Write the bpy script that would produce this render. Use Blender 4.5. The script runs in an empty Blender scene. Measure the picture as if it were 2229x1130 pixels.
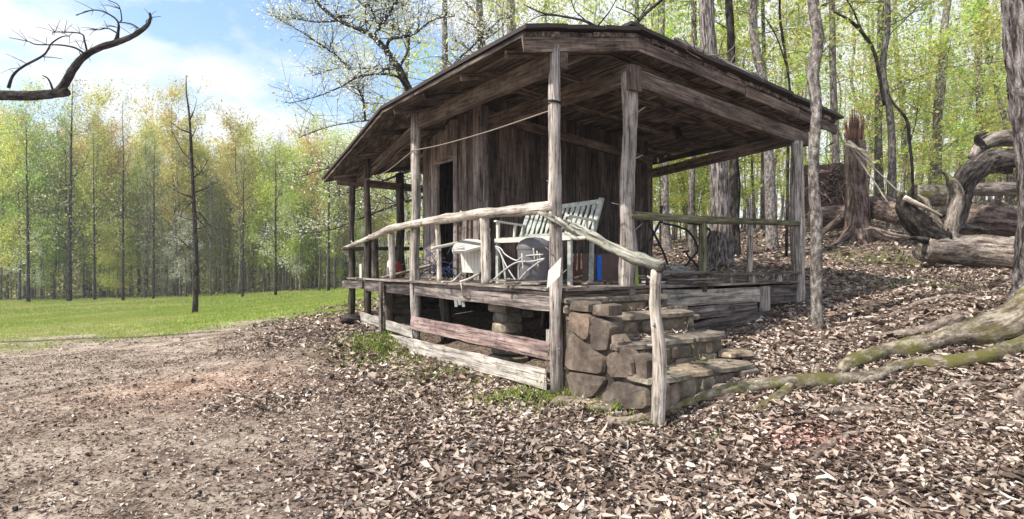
import bpy, math, random
import numpy as np
from mathutils import Vector, Matrix

random.seed(11)
rng = np.random.default_rng(11)
S = bpy.context.scene

# ---------------------------------------------------------------- camera, sky, sun, exposure
F, CX, HY, CZ = 1250.0, 1114.5, 575.0, 1.31
cam_d = bpy.data.cameras.new('camera')
cam = bpy.data.objects.new('camera', cam_d)
S.collection.objects.link(cam)
cam.location = (0, 0, CZ)
cam.rotation_euler = (math.radians(90), 0, 0)
cam_d.sensor_width = 36
cam_d.lens = 36 * F / 2229
cam_d.shift_y = 10 / 2229
cam_d.clip_start = 0.05
cam_d.clip_end = 2000
S.camera = cam

SUN_DIR = Vector((-0.60, -0.32, 0.74)).normalized()      # towards the sun: high, from the left
elev = math.asin(SUN_DIR.z)
azim = math.atan2(SUN_DIR.x, SUN_DIR.y)
world = bpy.data.worlds.new('World')
S.world = world
world.use_nodes = True
wn, wl = world.node_tree.nodes, world.node_tree.links
wn.clear()
w_out = wn.new('ShaderNodeOutputWorld')
w_bg = wn.new('ShaderNodeBackground')
w_bg.inputs['Strength'].default_value = 0.12
w_sky = wn.new('ShaderNodeTexSky')
w_sky.sky_type = 'NISHITA'
w_sky.sun_disc = False
w_sky.sun_elevation = elev
w_sky.sun_rotation = azim
w_sky.air_density = 1.1
w_sky.dust_density = 1.0
w_tc = wn.new('ShaderNodeTexCoord')
w_map = wn.new('ShaderNodeMapping')
w_map.inputs['Location'].default_value = (0.35, 0.1, 0.2)
w_map.inputs['Scale'].default_value = (1.0, 1.0, 2.2)
w_n = wn.new('ShaderNodeTexNoise')
w_n.inputs['Scale'].default_value = 2.6
w_n.inputs['Detail'].default_value = 8
w_n.inputs['Roughness'].default_value = 0.55
w_r = wn.new('ShaderNodeValToRGB')
w_r.color_ramp.elements[0].position = 0.42
w_r.color_ramp.elements[1].position = 0.53
w_mix = wn.new('ShaderNodeMixRGB')
w_mix.inputs['Color2'].default_value = (6.2, 6.4, 6.8, 1)
wl.new(w_tc.outputs['Generated'], w_map.inputs['Vector'])
wl.new(w_map.outputs['Vector'], w_n.inputs['Vector'])
wl.new(w_n.outputs['Fac'], w_r.inputs['Fac'])
wl.new(w_r.outputs['Color'], w_mix.inputs['Fac'])
w_gain = wn.new('ShaderNodeMixRGB')
w_gain.blend_type = 'MULTIPLY'
w_gain.inputs['Fac'].default_value = 1
w_gain.inputs['Color2'].default_value = (1.35, 1.45, 1.55, 1)
wl.new(w_sky.outputs['Color'], w_gain.inputs['Color1'])
wl.new(w_gain.outputs['Color'], w_mix.inputs['Color1'])
wl.new(w_mix.outputs['Color'], w_bg.inputs['Color'])
wl.new(w_bg.outputs['Background'], w_out.inputs['Surface'])

sun_d = bpy.data.lights.new('sun', 'SUN')
sun = bpy.data.objects.new('sun', sun_d)
S.collection.objects.link(sun)
sun_d.energy = 4.6
sun_d.angle = math.radians(0.8)
sun_d.color = (1.0, 0.95, 0.87)
sun.rotation_euler = SUN_DIR.to_track_quat('Z', 'Y').to_euler()
sun.location = (-20, 0, 30)

S.view_settings.view_transform = 'Standard'
S.view_settings.look = 'None'
S.view_settings.exposure = 0.6
S.view_settings.gamma = 1
S.view_settings.use_curve_mapping = False
S.render.engine = 'CYCLES'
S.cycles.max_bounces = 6
S.cycles.diffuse_bounces = 4
S.cycles.transparent_max_bounces = 4
S.cycles.use_denoising = True

# ---------------------------------------------------------------- placing helpers
def at(px, py, Y):
    return Vector(((px - CX) / F * Y, Y, CZ - (py - HY) / F * Y))

A0 = Vector((0.478, 5.95, 0.0))
U = Vector((-0.579, 0.815, 0.0))
V = Vector((0.815, 0.579, 0.0))
def W(s, t, z):
    p = A0 + U * s + V * t
    return Vector((p.x, p.y, z))
def st(x, y):
    dx, dy = x - A0.x, y - A0.y
    return dx * U.x + dy * U.y, dx * V.x + dy * V.y

# ---------------------------------------------------------------- terrain height
_cp = []
for px, py, Y in [(0, 1130, 3.4), (600, 1130, 3.4), (1114, 1130, 3.4), (1700, 1130, 3.35), (2229, 1130, 3.3),
                  (1220, 856, 5.95), (1435, 925, 4.86), (1600, 805, 5.75), (1775, 712, 7.5), (1660, 670, 8.3),
                  (2240, 715, 6.5), (2100, 800, 5.7), (2229, 900, 4.9), (1900, 900, 4.95), (1600, 960, 4.5),
                  (1865, 522, 16), (2100, 585, 13), (2100, 625, 10), (1800, 625, 10), (1950, 602, 11),
                  (1650, 500, 24), (1900, 480, 26), (2229, 440, 26), (2229, 600, 10.5), (1565, 577, 13),
                  (1420, 548, 22), (424, 680, 25), (0, 655, 50), (350, 648, 50), (700, 637, 46),
                  (770, 692, 10.8), (600, 700, 17), (0, 740, 16), (300, 800, 9.2), (0, 900, 6.0),
                  (500, 765, 9.9), (700, 765, 8.4), (860, 790, 8.0), (200, 700, 21), (0, 700, 24), (600, 850, 6.6), (950, 850, 6.5)]:
    p = at(px, py, Y)
    _cp.append((p.x, p.y, p.z))
for x, y, z in [(-200, 200, -3.5), (200, 220, 16), (-200, -30, -1.5), (200, -30, 5), (0, 220, 4), (0, -30, -0.6),
                (0, 50, 1.0), (0, 20, 0.9), (30, 60, 6.0), (-40, 90, -1.9), (70, 60, 10), (-3, -3, -0.3), (6, -2, 0.0), (60, 110, 9.0)]:
    _cp.append((x, y, z))
for s, t, z in [(3, 2, 0.42), (5, 3, 0.5), (2, 0.3, 0.08), (3.5, 0, 0.06)]:
    p = W(s, t, z); _cp.append((p.x, p.y, p.z))
_cp = np.array(_cp)
_d = np.hypot(_cp[:, 0][:, None] - _cp[:, 0][None], _cp[:, 1][:, None] - _cp[:, 1][None])
_n = len(_cp)
_A = np.zeros((_n + 3, _n + 3))
_A[:_n, :_n] = np.sqrt(_d ** 2 + 0.3)
_A[:_n, _n] = 1; _A[:_n, _n + 1] = _cp[:, 0]; _A[:_n, _n + 2] = _cp[:, 1]
_A[_n:, :_n] = _A[:_n, _n:].T
_A[:_n, :_n] += np.eye(_n) * -0.05
_wt = np.linalg.solve(_A, np.concatenate([_cp[:, 2], [0, 0, 0]]))

def height(x, y):
    x = np.asarray(x, float); y = np.asarray(y, float)
    sh = x.shape
    xf, yf = x.ravel(), y.ravel()
    out = np.empty(len(xf))
    for i in range(0, len(xf), 20000):
        a, b = xf[i:i + 20000], yf[i:i + 20000]
        d = np.sqrt((a[:, None] - _cp[:, 0]) ** 2 + (b[:, None] - _cp[:, 1]) ** 2 + 0.3)
        h = d @ _wt[:_n] + _wt[_n] + _wt[_n + 1] * a + _wt[_n + 2] * b
        fade = np.clip(1 - np.hypot(a, b) / 60, 0, 1)
        h += fade * (0.016 * np.sin(a * 2.1 + 1.3 * np.sin(b * 1.7)) + 0.014 * np.sin(b * 2.9 + 1.1 * np.sin(a * 2.3 + 1))
                     + 0.008 * np.sin(a * 6.1 + b * 4.3) * np.sin(b * 7.7 - a * 3.1))
        out[i:i + 20000] = h
    return out.reshape(sh)
def hz(x, y):
    return float(height(np.array([x]), np.array([y]))[0])
def gp(px, py, y0=2.6, y1=70, lift=0.0):
    """where the sight line through a pixel meets the ground"""
    Y = np.geomspace(y0, y1, 500)
    X = (px - CX) / F * Y
    Z = CZ - (py - HY) / F * Y
    H = height(X, Y)
    k = np.argmax(Z < H)
    k = max(k, 1)
    return Vector((X[k], Y[k], H[k] + lift))

def vnoise(x, y, f, seed=0):
    """cheap smooth 2-D value noise in numpy, 0..1"""
    x = np.asarray(x) * f + 100.5; y = np.asarray(y) * f + 100.5
    xi, yi = np.floor(x).astype(int), np.floor(y).astype(int)
    fx, fy = x - xi, y - yi
    fx, fy = fx * fx * (3 - 2 * fx), fy * fy * (3 - 2 * fy)
    def hsh(a, b):
        h = np.sin(a * 127.1 + b * 311.7 + seed * 74.7) * 43758.5453
        return h - np.floor(h)
    return (hsh(xi, yi) * (1 - fx) + hsh(xi + 1, yi) * fx) * (1 - fy) + (hsh(xi, yi + 1) * (1 - fx) + hsh(xi + 1, yi + 1) * fx) * fy

def litter_mask(x, y):
    """1 where fallen leaves lie thick, lower on the bare dirt"""
    xb = np.interp(y, [0, 3.4, 5.3, 9, 17, 30, 60], [-1.2, -1.5, -2.1, -3.9, -7.5, -9, -12])
    m = np.clip((x - xb) / 1.3 + 0.5 + 1.2 * (vnoise(x, y, 0.9, 3) - 0.5), 0, 1)
    return m
def grass_mask(x, y):
    yb = np.interp(x, [-60, -14, -8, -5, -3.4, 0], [15.5, 15.5, 17.5, 17.5, 14, 26])
    m = np.clip((y - yb) / 4.0 + 0.5 + 1.3 * (vnoise(x, y, 0.6, 5) - 0.5) + .8 * (vnoise(x, y, 1.9, 7) - .5), 0, 1)
    xe = np.interp(y, [0, 12, 20, 46, 60], [-1, -3.2, -4.5, -8, -9])
    m = m * np.clip((xe - x) / 1.5 + 0.5, 0, 1)
    return m

# ---------------------------------------------------------------- mesh builder
class MB:
    def __init__(s):
        s.v, s.q, s.t, s.b, s.c, s.n = [], [], [], [], [], 0
        s.has_b = s.has_c = False
    def add(s, v, q=None, t=None, b=None, c=None):
        v = np.asarray(v, float).reshape(-1, 3)
        s.v.append(v)
        if q is not None and len(q): s.q.append(np.asarray(q, int) + s.n)
        if t is not None and len(t): s.t.append(np.asarray(t, int) + s.n)
        if b is not None: s.has_b = True
        if c is not None: s.has_c = True
        s.b.append(np.zeros((len(v), 3)) if b is None else np.asarray(b, float))
        s.c.append(np.ones((len(v), 4)) * 0.5 if c is None else np.asarray(c, float))
        s.n += len(v)
        return s
    def mesh(s, name, mat, smooth=False, origin=None):
        me = bpy.data.meshes.new(name)
        v = np.concatenate(s.v)
        if origin is not None: v = v - np.array(origin)
        q = np.concatenate(s.q) if s.q else np.zeros((0, 4), int)
        t = np.concatenate(s.t) if s.t else np.zeros((0, 3), int)
        me.vertices.add(len(v)); me.vertices.foreach_set('co', v.astype(np.float32).ravel())
        nl = len(q) * 4 + len(t) * 3
        me.loops.add(nl)
        me.loops.foreach_set('vertex_index', np.concatenate([q.ravel(), t.ravel()]).astype(np.int32))
        me.polygons.add(len(q) + len(t))
        me.polygons.foreach_set('loop_start', np.concatenate([np.arange(len(q)) * 4, len(q) * 4 + np.arange(len(t)) * 3]).astype(np.int32))
        me.polygons.foreach_set('use_smooth', np.full(len(q) + len(t), bool(smooth)))
        if s.has_b:
            a = me.attributes.new('bv', 'FLOAT_VECTOR', 'POINT')
            a.data.foreach_set('vector', np.concatenate(s.b).astype(np.float32).ravel())
        if s.has_c:
            a = me.attributes.new('Col', 'FLOAT_COLOR', 'POINT')
            a.data.foreach_set('color', np.concatenate(s.c).astype(np.float32).ravel())
        if mat: me.materials.append(mat)
        me.update(calc_edges=True)
        me.validate()
        return me

def link(name, data, parent=None, loc=None, kind=None, label=None, cat=None, group=None):
    """loc is a world position; parents are never rotated here"""
    o = bpy.data.objects.new(name, data)
    S.collection.objects.link(o)
    if loc is not None: o.location = loc
    if parent is not None:
        o.parent = parent
        w = Vector((0, 0, 0)); p = parent
        while p is not None:
            w += p.location; p = p.parent
        o.location = o.location - w
    if kind: o['kind'] = kind
    if label: o['label'] = label
    if cat: o['category'] = cat
    if group: o['group'] = group
    return o
def empty(name, loc, label, cat, group=None):
    return link(name, None, None, Vector(loc), None, label, cat, group)
def put(name, mb, mat, parent=None, smooth=False, **k):
    """link a builder given in world coordinates, its origin at its first vertex' foot"""
    v = np.concatenate(mb.v)
    org = Vector((float(v[:, 0].mean()), float(v[:, 1].mean()), float(v[:, 2].min())))
    return link(name, mb.mesh(name, mat, smooth, org), parent, org, **k)

def smooth_path(pts, n):
    P = np.array([list(p) for p in pts], float)
    if len(P) == 2:
        k = np.linspace(0, 1, n)[:, None]
        return P[0] * (1 - k) + P[1] * k
    Q = np.vstack([2 * P[0] - P[1], P, 2 * P[-1] - P[-2]])
    out = []
    for u in np.linspace(0, len(P) - 1 - 1e-9, n):
        i = int(u); f = u - i
        p0, p1, p2, p3 = Q[i], Q[i + 1], Q[i + 2], Q[i + 3]
        out.append(0.5 * (2 * p1 + (p2 - p0) * f + (2 * p0 - 5 * p1 + 4 * p2 - p3) * f * f + (3 * p1 - p0 - 3 * p2 + p3) * f ** 3))
    return np.array(out)

def tube(mb, pts, rad, sides=8, n=None, rough=0.0, r=None, flat=1.0, cap=True, ribs=0, ribamp=0.0, c=None):
    r = r or rng
    n = n or len(pts)
    P = smooth_path(pts, n)
    R = np.interp(np.linspace(0, 1, n), np.linspace(0, 1, len(rad)), rad)
    T = np.gradient(P, axis=0)
    T /= np.linalg.norm(T, axis=1)[:, None] + 1e-9
    ref = np.array([0, 0, 1.0]) if abs(T[0, 2]) < 0.9 else np.array([1.0, 0, 0])
    N = np.cross(T[0], ref); N /= np.linalg.norm(N)
    a = np.linspace(0, 2 * np.pi, sides, endpoint=False)
    L = np.concatenate([[0], np.cumsum(np.linalg.norm(np.diff(P, axis=0), axis=1))])
    vs, bs = [], []
    ph = r.random(3) * 6.28
    for i in range(n):
        N = N - T[i] * np.dot(N, T[i]); N /= np.linalg.norm(N) + 1e-9
        B = np.cross(T[i], N)
        rr = R[i] * np.ones(sides)
        if rough:
            rr = rr * (1 + rough * (r.random(sides) - 0.5) + rough * 0.8 * np.sin(2 * a + ph[0] + L[i] * 2.3) * np.sin(L[i] * 5 + ph[1]))
        if ribs:
            rr = rr * (1 + ribamp * np.sin(ribs * a + ph[2] + 0.8 * np.sin(L[i] * 1.5)))
        vs.append(P[i] + np.outer(np.cos(a) * rr, N) + np.outer(np.sin(a) * rr * flat, B))
        bs.append(np.stack([np.cos(a) * R[i], np.sin(a) * R[i], np.full(sides, L[i])], 1))
    v = np.concatenate(vs); b = np.concatenate(bs)
    i0 = np.arange(n - 1)[:, None] * sides; j = np.arange(sides)[None]; j2 = (j + 1) % sides
    q = np.stack([i0 + j, i0 + j2, i0 + sides + j2, i0 + sides + j], -1).reshape(-1, 4)
    t = []
    if cap:
        v = np.vstack([v, P[0], P[-1]]); b = np.vstack([b, [0, 0, 0], [0, 0, L[-1]]])
        k = n * sides
        for jj in range(sides):
            t.append((k, (jj + 1) % sides, jj))
            t.append((k + 1, (n - 1) * sides + jj, (n - 1) * sides + (jj + 1) % sides))
    cc = None if c is None else np.tile(np.array(c), (len(v), 1))
    mb.add(v, q, t if cap else None, b, cc)
    return P, R

def box_pts(c, ex, ey, ez):
    c, ex, ey, ez = map(lambda a: np.array(a, float), (c, ex, ey, ez))
    v = [c + sx * ex + sy * ey + sz * ez for sz in (-1, 1) for sy in (-1, 1) for sx in (-1, 1)]
    q = [(0, 2, 3, 1), (4, 5, 7, 6), (0, 1, 5, 4), (2, 6, 7, 3), (0, 4, 6, 2), (1, 3, 7, 5)]
    return v, q

def board(name, p, q, h, b, mat, parent=None, up=(0, 0, 1), segs=5, jit=0.006, chew=0.0, bow=0.0, **k):
    """a sawn board from p to q: h along up, b across; local X runs along the grain"""
    p, q = Vector(p), Vector(q)
    L = (q - p).length
    X = (q - p).normalized()
    upv = Vector(up)
    Zv = (upv - X * upv.dot(X)).normalized()
    Yv = Zv.cross(X)
    vs = []
    r = rng
    for i in range(segs + 1):
        f = i / segs
        x = L * (f - 0.5)
        if i in (0, segs): x0 = [x + r.normal() * chew for _ in range(4)]
        else: x0 = [x] * 4
        o = bow * math.sin(math.pi * f)
        jt = (r.random((4, 2)) - 0.5) * 2 * jit
        for c_, (sy, sz) in enumerate(((-1, -1), (1, -1), (1, 1), (-1, 1))):
            ww = 1
            vs.append((x0[c_], sy * b / 2 + jt[c_, 0] * 0.4 + o, sz * h / 2 + jt[c_, 1]))
    qd = [(3, 2, 1, 0)]
    for i in range(segs):
        a = i * 4
        for j in range(4):
            qd.append((a + j, a + (j + 1) % 4, a + 4 + (j + 1) % 4, a + 4 + j))
    a = segs * 4
    qd.append((a, a + 1, a + 2, a + 3))
    mb = MB().add(vs, qd)
    me = mb.mesh(name, mat)
    o = bpy.data.objects.new(name, me)
    S.collection.objects.link(o)
    M = Matrix((X, Yv, Zv)).transposed().to_4x4()
    c = (p + q) / 2
    par = Vector((0, 0, 0)); pp = parent
    while pp is not None:
        par += pp.location; pp = pp.parent
    M.translation = c - par
    o.matrix_local = M
    o.rotation_mode = 'XYZ'
    o.location = c - par
    o.rotation_euler = M.to_euler()
    if parent is not None: o.parent = parent
    for kk, vv in k.items():
        o[{'cat': 'category'}.get(kk, kk)] = vv
    return o

# ---------------------------------------------------------------- materials
def nodes(m):
    m.use_nodes = True
    return m.node_tree.nodes, m.node_tree.links, m.node_tree.nodes['Principled BSDF']
def ramp(n, stops):
    r = n.new('ShaderNodeValToRGB')
    e = r.color_ramp.elements
    while len(e) < len(stops): e.new(0.5)
    for k, (p, c) in enumerate(stops):
        e[k].position = p
        e[k].color = (*c, 1)
    return r
def noise(n, l, vec, scale, detail=6, rough=0.6, stretch=(1, 1, 1)):
    mp = n.new('ShaderNodeMapping')
    mp.inputs['Scale'].default_value = stretch
    l.new(vec, mp.inputs['Vector'])
    t = n.new('ShaderNodeTexNoise')
    t.inputs['Scale'].default_value = scale
    t.inputs['Detail'].default_value = detail
    t.inputs['Roughness'].default_value = rough
    l.new(mp.outputs['Vector'], t.inputs['Vector'])
    return t
def mixc(n, l, fac, a, b, mode='MIX'):
    m = n.new('ShaderNodeMixRGB'); m.blend_type = mode
    for inp, v in (('Fac', fac), ('Color1', a), ('Color2', b)):
        if isinstance(v, bpy.types.NodeSocket): l.new(v, m.inputs[inp])
        elif isinstance(v, (int, float)): m.inputs[inp].default_value = v
        else: m.inputs[inp].default_value = (*v, 1)
    return m.outputs['Color']

def wood(name, dark, mid, light, moss=None, tube_=False, var=0.35, stain=0.5, bump=0.8, rough=0.85):
    m = bpy.data.materials.new(name)
    n, l, bs = nodes(m)
    oi = n.new('ShaderNodeObjectInfo')
    if tube_:
        at_ = n.new('ShaderNodeAttribute'); at_.attribute_name = 'bv'
        vec = at_.outputs['Vector']; stv = (30, 30, 2.2); st2 = (2.5, 2.5, 0.8)
    else:
        tc = n.new('ShaderNodeTexCoord'); vec = tc.outputs['Object']; stv = (1.6, 26, 26); st2 = (0.9, 3, 3)
    ad = n.new('ShaderNodeVectorMath'); ad.operation = 'ADD'
    mul = n.new('ShaderNodeVectorMath'); mul.operation = 'SCALE'
    l.new(oi.outputs['Random'], mul.inputs['Scale']); mul.inputs[0].default_value = (7, 5, 9)
    l.new(vec, ad.inputs[0]); l.new(mul.outputs[0], ad.inputs[1])
    v = ad.outputs[0]
    g = noise(n, l, v, 1.0, 8, 0.65, stv)
    g2 = noise(n, l, v, 2.0, 5, 0.6, st2)
    rp = ramp(n, [(0.36, dark), (0.49, mid), (0.66, light)])
    l.new(g.outputs['Fac'], rp.inputs['Fac'])
    ck = noise(n, l, v, 1.0, 3, 0.5, tuple(x * 2.6 if x > 5 else x * 1.3 for x in stv))
    cr = ramp(n, [(0.34, (0.22, 0.2, 0.19)), (0.42, (1, 1, 1))]); l.new(ck.outputs['Fac'], cr.inputs['Fac'])
    kn = noise(n, l, v, 9.0, 4, 0.7, (1, 1, 1))
    kr = ramp(n, [(0.30, (0.55, 0.52, 0.5)), (0.46, (1, 1, 1)), (0.7, (1.18, 1.16, 1.14))]); l.new(kn.outputs['Fac'], kr.inputs['Fac'])
    rs = ramp(n, [(0.35, (1 - stain,) * 3), (0.62, (1.12, 1.1, 1.08))])
    l.new(g2.outputs['Fac'], rs.inputs['Fac'])
    col = mixc(n, l, 1.0, rp.outputs['Color'], rs.outputs['Color'], 'MULTIPLY')
    col = mixc(n, l, 1.0, col, cr.outputs['Color'], 'MULTIPLY')
    col = mixc(n, l, 1.0, col, kr.outputs['Color'], 'MULTIPLY')
    rv = ramp(n, [(0, (1 - var,) * 3), (1, (1 + var, 1 + var * 0.95, 1 + var * 0.9))])
    l.new(oi.outputs['Random'], rv.inputs['Fac'])
    col = mixc(n, l, 1.0, col, rv.outputs['Color'], 'MULTIPLY')
    if moss:
        mn = noise(n, l, v, 3.0, 6, 0.7, (1, 1, 1))
        mr = ramp(n, [(0.5, (0, 0, 0)), (0.62, (1, 1, 1))]); l.new(mn.outputs['Fac'], mr.inputs['Fac'])
        col = mixc(n, l, mr.outputs['Color'], col, moss)
    l.new(col, bs.inputs['Base Color'])
    bs.inputs['Roughness'].default_value = rough
    bs.inputs['Specular IOR Level'].default_value = 0.15
    bp = n.new('ShaderNodeBump'); bp.inputs['Strength'].default_value = bump; bp.inputs['Distance'].default_value = 0.01
    l.new(g.outputs['Fac'], bp.inputs['Height']); l.new(bp.outputs['Normal'], bs.inputs['Normal'])
    return m

def plain(name, col, rough=0.7, var=0.15, scale=12, metal=0.0, bump=0.1, dirt=None):
    m = bpy.data.materials.new(name)
    n, l, bs = nodes(m)
    tc = n.new('ShaderNodeTexCoord')
    g = noise(n, l, tc.outputs['Object'], scale, 6, 0.65)
    d = dirt or tuple(c * (1 - 2 * var) for c in col)
    rp = ramp(n, [(0.35, d), (0.6, col)])
    l.new(g.outputs['Fac'], rp.inputs['Fac']); l.new(rp.outputs['Color'], bs.inputs['Base Color'])
    bs.inputs['Roughness'].default_value = rough; bs.inputs['Metallic'].default_value = metal
    bs.inputs['Specular IOR Level'].default_value = 0.25
    bp = n.new('ShaderNodeBump'); bp.inputs['Strength'].default_value = bump; bp.inputs['Distance'].default_value = 0.01
    l.new(g.outputs['Fac'], bp.inputs['Height']); l.new(bp.outputs['Normal'], bs.inputs['Normal'])
    return m

def stone_mat(name, cols, sc=6):
    m = bpy.data.materials.new(name)
    n, l, bs = nodes(m)
    tc = n.new('ShaderNodeTexCoord'); oi = n.new('ShaderNodeObjectInfo')
    ad = n.new('ShaderNodeVectorMath'); ad.operation = 'ADD'
    mul = n.new('ShaderNodeVectorMath'); mul.operation = 'SCALE'
    l.new(oi.outputs['Random'], mul.inputs['Scale']); mul.inputs[0].default_value = (7, 5, 9)
    l.new(tc.outputs['Object'], ad.inputs[0]); l.new(mul.outputs[0], ad.inputs[1])
    g = noise(n, l, ad.outputs[0], sc, 9, 0.7); g2 = noise(n, l, ad.outputs[0], 1.7, 4, 0.55)
    rp = ramp(n, [(0.3, cols[0]), (0.5, cols[1]), (0.7, cols[2])]); l.new(g.outputs['Fac'], rp.inputs['Fac'])
    r2 = ramp(n, [(0.4, (0.72, 0.70, 0.70)), (0.6, (1.12, 1.07, 1.0))]); l.new(g2.outputs['Fac'], r2.inputs['Fac'])
    col = mixc(n, l, 1, rp.outputs['Color'], r2.outputs['Color'], 'MULTIPLY')
    rv = ramp(n, [(0, (0.75, 0.72, 0.72)), (0.5, (1.0, 0.98, 0.95)), (1, (1.16, 1.03, 0.92))]); l.new(oi.outputs['Random'], rv.inputs['Fac'])
    col = mixc(n, l, 1, col, rv.outputs['Color'], 'MULTIPLY')
    l.new(col, bs.inputs['Base Color']); bs.inputs['Roughness'].default_value = 0.9; bs.inputs['Specular IOR Level'].default_value = 0.15
    bp = n.new('ShaderNodeBump'); bp.inputs['Strength'].default_value = 0.6; bp.inputs['Distance'].default_value = 0.015
    l.new(g.outputs['Fac'], bp.inputs['Height']); l.new(bp.outputs['Normal'], bs.inputs['Normal'])
    return m

def leaf_mat(name, trans=0.45, hue=0.03, val=0.25, rough=0.6):
    m = bpy.data.materials.new(name)
    m.use_nodes = True
    n, l = m.node_tree.nodes, m.node_tree.links
    n.clear()
    out = n.new('ShaderNodeOutputMaterial')
    a = n.new('ShaderNodeAttribute'); a.attribute_name = 'Col'
    oi = n.new('ShaderNodeObjectInfo')
    hs = n.new('ShaderNodeHueSaturation')
    mr = n.new('ShaderNodeMapRange'); mr.inputs['To Min'].default_value = 0.5 - hue; mr.inputs['To Max'].default_value = 0.5 + hue
    mv = n.new('ShaderNodeMapRange'); mv.inputs['To Min'].default_value = 1 - val; mv.inputs['To Max'].default_value = 1 + val
    wv = n.new('ShaderNodeMath'); wv.operation = 'FRACT'
    m7 = n.new('ShaderNodeMath'); m7.operation = 'MULTIPLY'; m7.inputs[1].default_value = 7.31
    l.new(oi.outputs['Random'], m7.inputs[0]); l.new(m7.outputs[0], wv.inputs[0])
    l.new(oi.outputs['Random'], mr.inputs['Value']); l.new(wv.outputs[0], mv.inputs['Value'])
    l.new(mr.outputs[0], hs.inputs['Hue']); l.new(mv.outputs[0], hs.inputs['Value']); l.new(a.outputs['Color'], hs.inputs['Color'])
    d = n.new('ShaderNodeBsdfDiffuse'); t = n.new('ShaderNodeBsdfTranslucent'); mx = n.new('ShaderNodeMixShader')
    mx.inputs['Fac'].default_value = trans
    l.new(hs.outputs['Color'], d.inputs['Color']); l.new(hs.outputs['Color'], t.inputs['Color'])
    l.new(d.outputs[0], mx.inputs[1]); l.new(t.outputs[0], mx.inputs[2]); l.new(mx.outputs[0], out.inputs['Surface'])
    return m

def bark_mat(name, dark, mid, light, stretch=2.6, scale=19, moss=None, mossamt=0.6, bump=0.9, var=0.2):
    m = bpy.data.materials.new(name)
    n, l, bs = nodes(m)
    a = n.new('ShaderNodeAttribute'); a.attribute_name = 'bv'
    oi = n.new('ShaderNodeObjectInfo')
    ge = n.new('ShaderNodeNewGeometry')
    v = noise(n, l, a.outputs['Vector'], scale, 7, 0.65, (1, 1, 1 / stretch))
    v2 = noise(n, l, a.outputs['Vector'], 2.2, 4, 0.6, (1, 1, 0.6))
    rp = ramp(n, [(0.40, dark), (0.5, mid), (0.62, light)]); l.new(v.outputs['Fac'], rp.inputs['Fac'])
    r2 = ramp(n, [(0.35, (0.65, 0.63, 0.62)), (0.65, (1.2, 1.18, 1.15))]); l.new(v2.outputs['Fac'], r2.inputs['Fac'])
    col = mixc(n, l, 1, rp.outputs['Color'], r2.outputs['Color'], 'MULTIPLY')
    v3 = noise(n, l, a.outputs['Vector'], scale * 3.2, 4, 0.7, (1, 1, .6))
    r3 = ramp(n, [(0.36, (0.5, 0.48, 0.46)), (0.5, (1, 1, 1)), (0.66, (1.3, 1.28, 1.26))]); l.new(v3.outputs['Fac'], r3.inputs['Fac'])
    col = mixc(n, l, 1, col, r3.outputs['Color'], 'MULTIPLY')
    rv = ramp(n, [(0, (1 - var,) * 3), (1, (1 + var,) * 3)]); l.new(oi.outputs['Random'], rv.inputs['Fac'])
    col = mixc(n, l, 1, col, rv.outputs['Color'], 'MULTIPLY')
    if moss:
        mn = noise(n, l, ge.outputs['Position'], 3.3, 8, 0.7)
        mr = ramp(n, [(mossamt - 0.07, (0, 0, 0)), (mossamt + 0.05, (1, 1, 1))]); l.new(mn.outputs['Fac'], mr.inputs['Fac'])
        col = mixc(n, l, mr.outputs['Color'], col, moss)
    l.new(col, bs.inputs['Base Color']); bs.inputs['Roughness'].default_value = 0.92; bs.inputs['Specular IOR Level'].default_value = 0.1
    bp = n.new('ShaderNodeBump'); bp.inputs['Strength'].default_value = bump; bp.inputs['Distance'].default_value = 0.02
    l.new(v.outputs['Fac'], bp.inputs['Height']); l.new(bp.outputs['Normal'], bs.inputs['Normal'])
    return m

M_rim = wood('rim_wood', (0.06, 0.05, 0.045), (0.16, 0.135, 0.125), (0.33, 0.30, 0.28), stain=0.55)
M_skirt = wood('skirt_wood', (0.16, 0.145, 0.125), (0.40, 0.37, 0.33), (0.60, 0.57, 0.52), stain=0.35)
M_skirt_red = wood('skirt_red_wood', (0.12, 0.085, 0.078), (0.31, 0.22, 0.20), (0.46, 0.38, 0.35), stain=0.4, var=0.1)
M_beam = wood('beam_wood', (0.075, 0.052, 0.04), (0.175, 0.13, 0.105), (0.30, 0.235, 0.19), stain=0.45, var=0.2)
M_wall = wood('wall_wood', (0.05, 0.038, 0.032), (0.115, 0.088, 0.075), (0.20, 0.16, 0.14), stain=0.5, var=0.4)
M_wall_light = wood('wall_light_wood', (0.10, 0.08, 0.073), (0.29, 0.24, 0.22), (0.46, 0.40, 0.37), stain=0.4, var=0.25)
M_sheath = wood('sheathing_wood', (0.06, 0.044, 0.036), (0.18, 0.14, 0.115), (0.38, 0.32, 0.27), stain=0.75, var=0.45)
M_deck = wood('deck_wood', (0.07, 0.06, 0.053), (0.18, 0.155, 0.135), (0.36, 0.32, 0.28), stain=0.5)
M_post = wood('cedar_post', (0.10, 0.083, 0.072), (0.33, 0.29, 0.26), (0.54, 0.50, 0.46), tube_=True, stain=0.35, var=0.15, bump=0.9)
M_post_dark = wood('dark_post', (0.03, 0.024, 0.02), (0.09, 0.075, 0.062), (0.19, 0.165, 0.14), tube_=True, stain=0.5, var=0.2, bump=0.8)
M_pole = wood('pole_rail', (0.20, 0.17, 0.14), (0.46, 0.41, 0.355), (0.66, 0.62, 0.56), tube_=True, stain=0.3, var=0.1, bump=0.6)
M_rail_green = wood('algae_rail', (0.06, 0.06, 0.035), (0.16, 0.155, 0.09), (0.28, 0.27, 0.19), tube_=True, stain=0.4, var=0.1)
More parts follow.
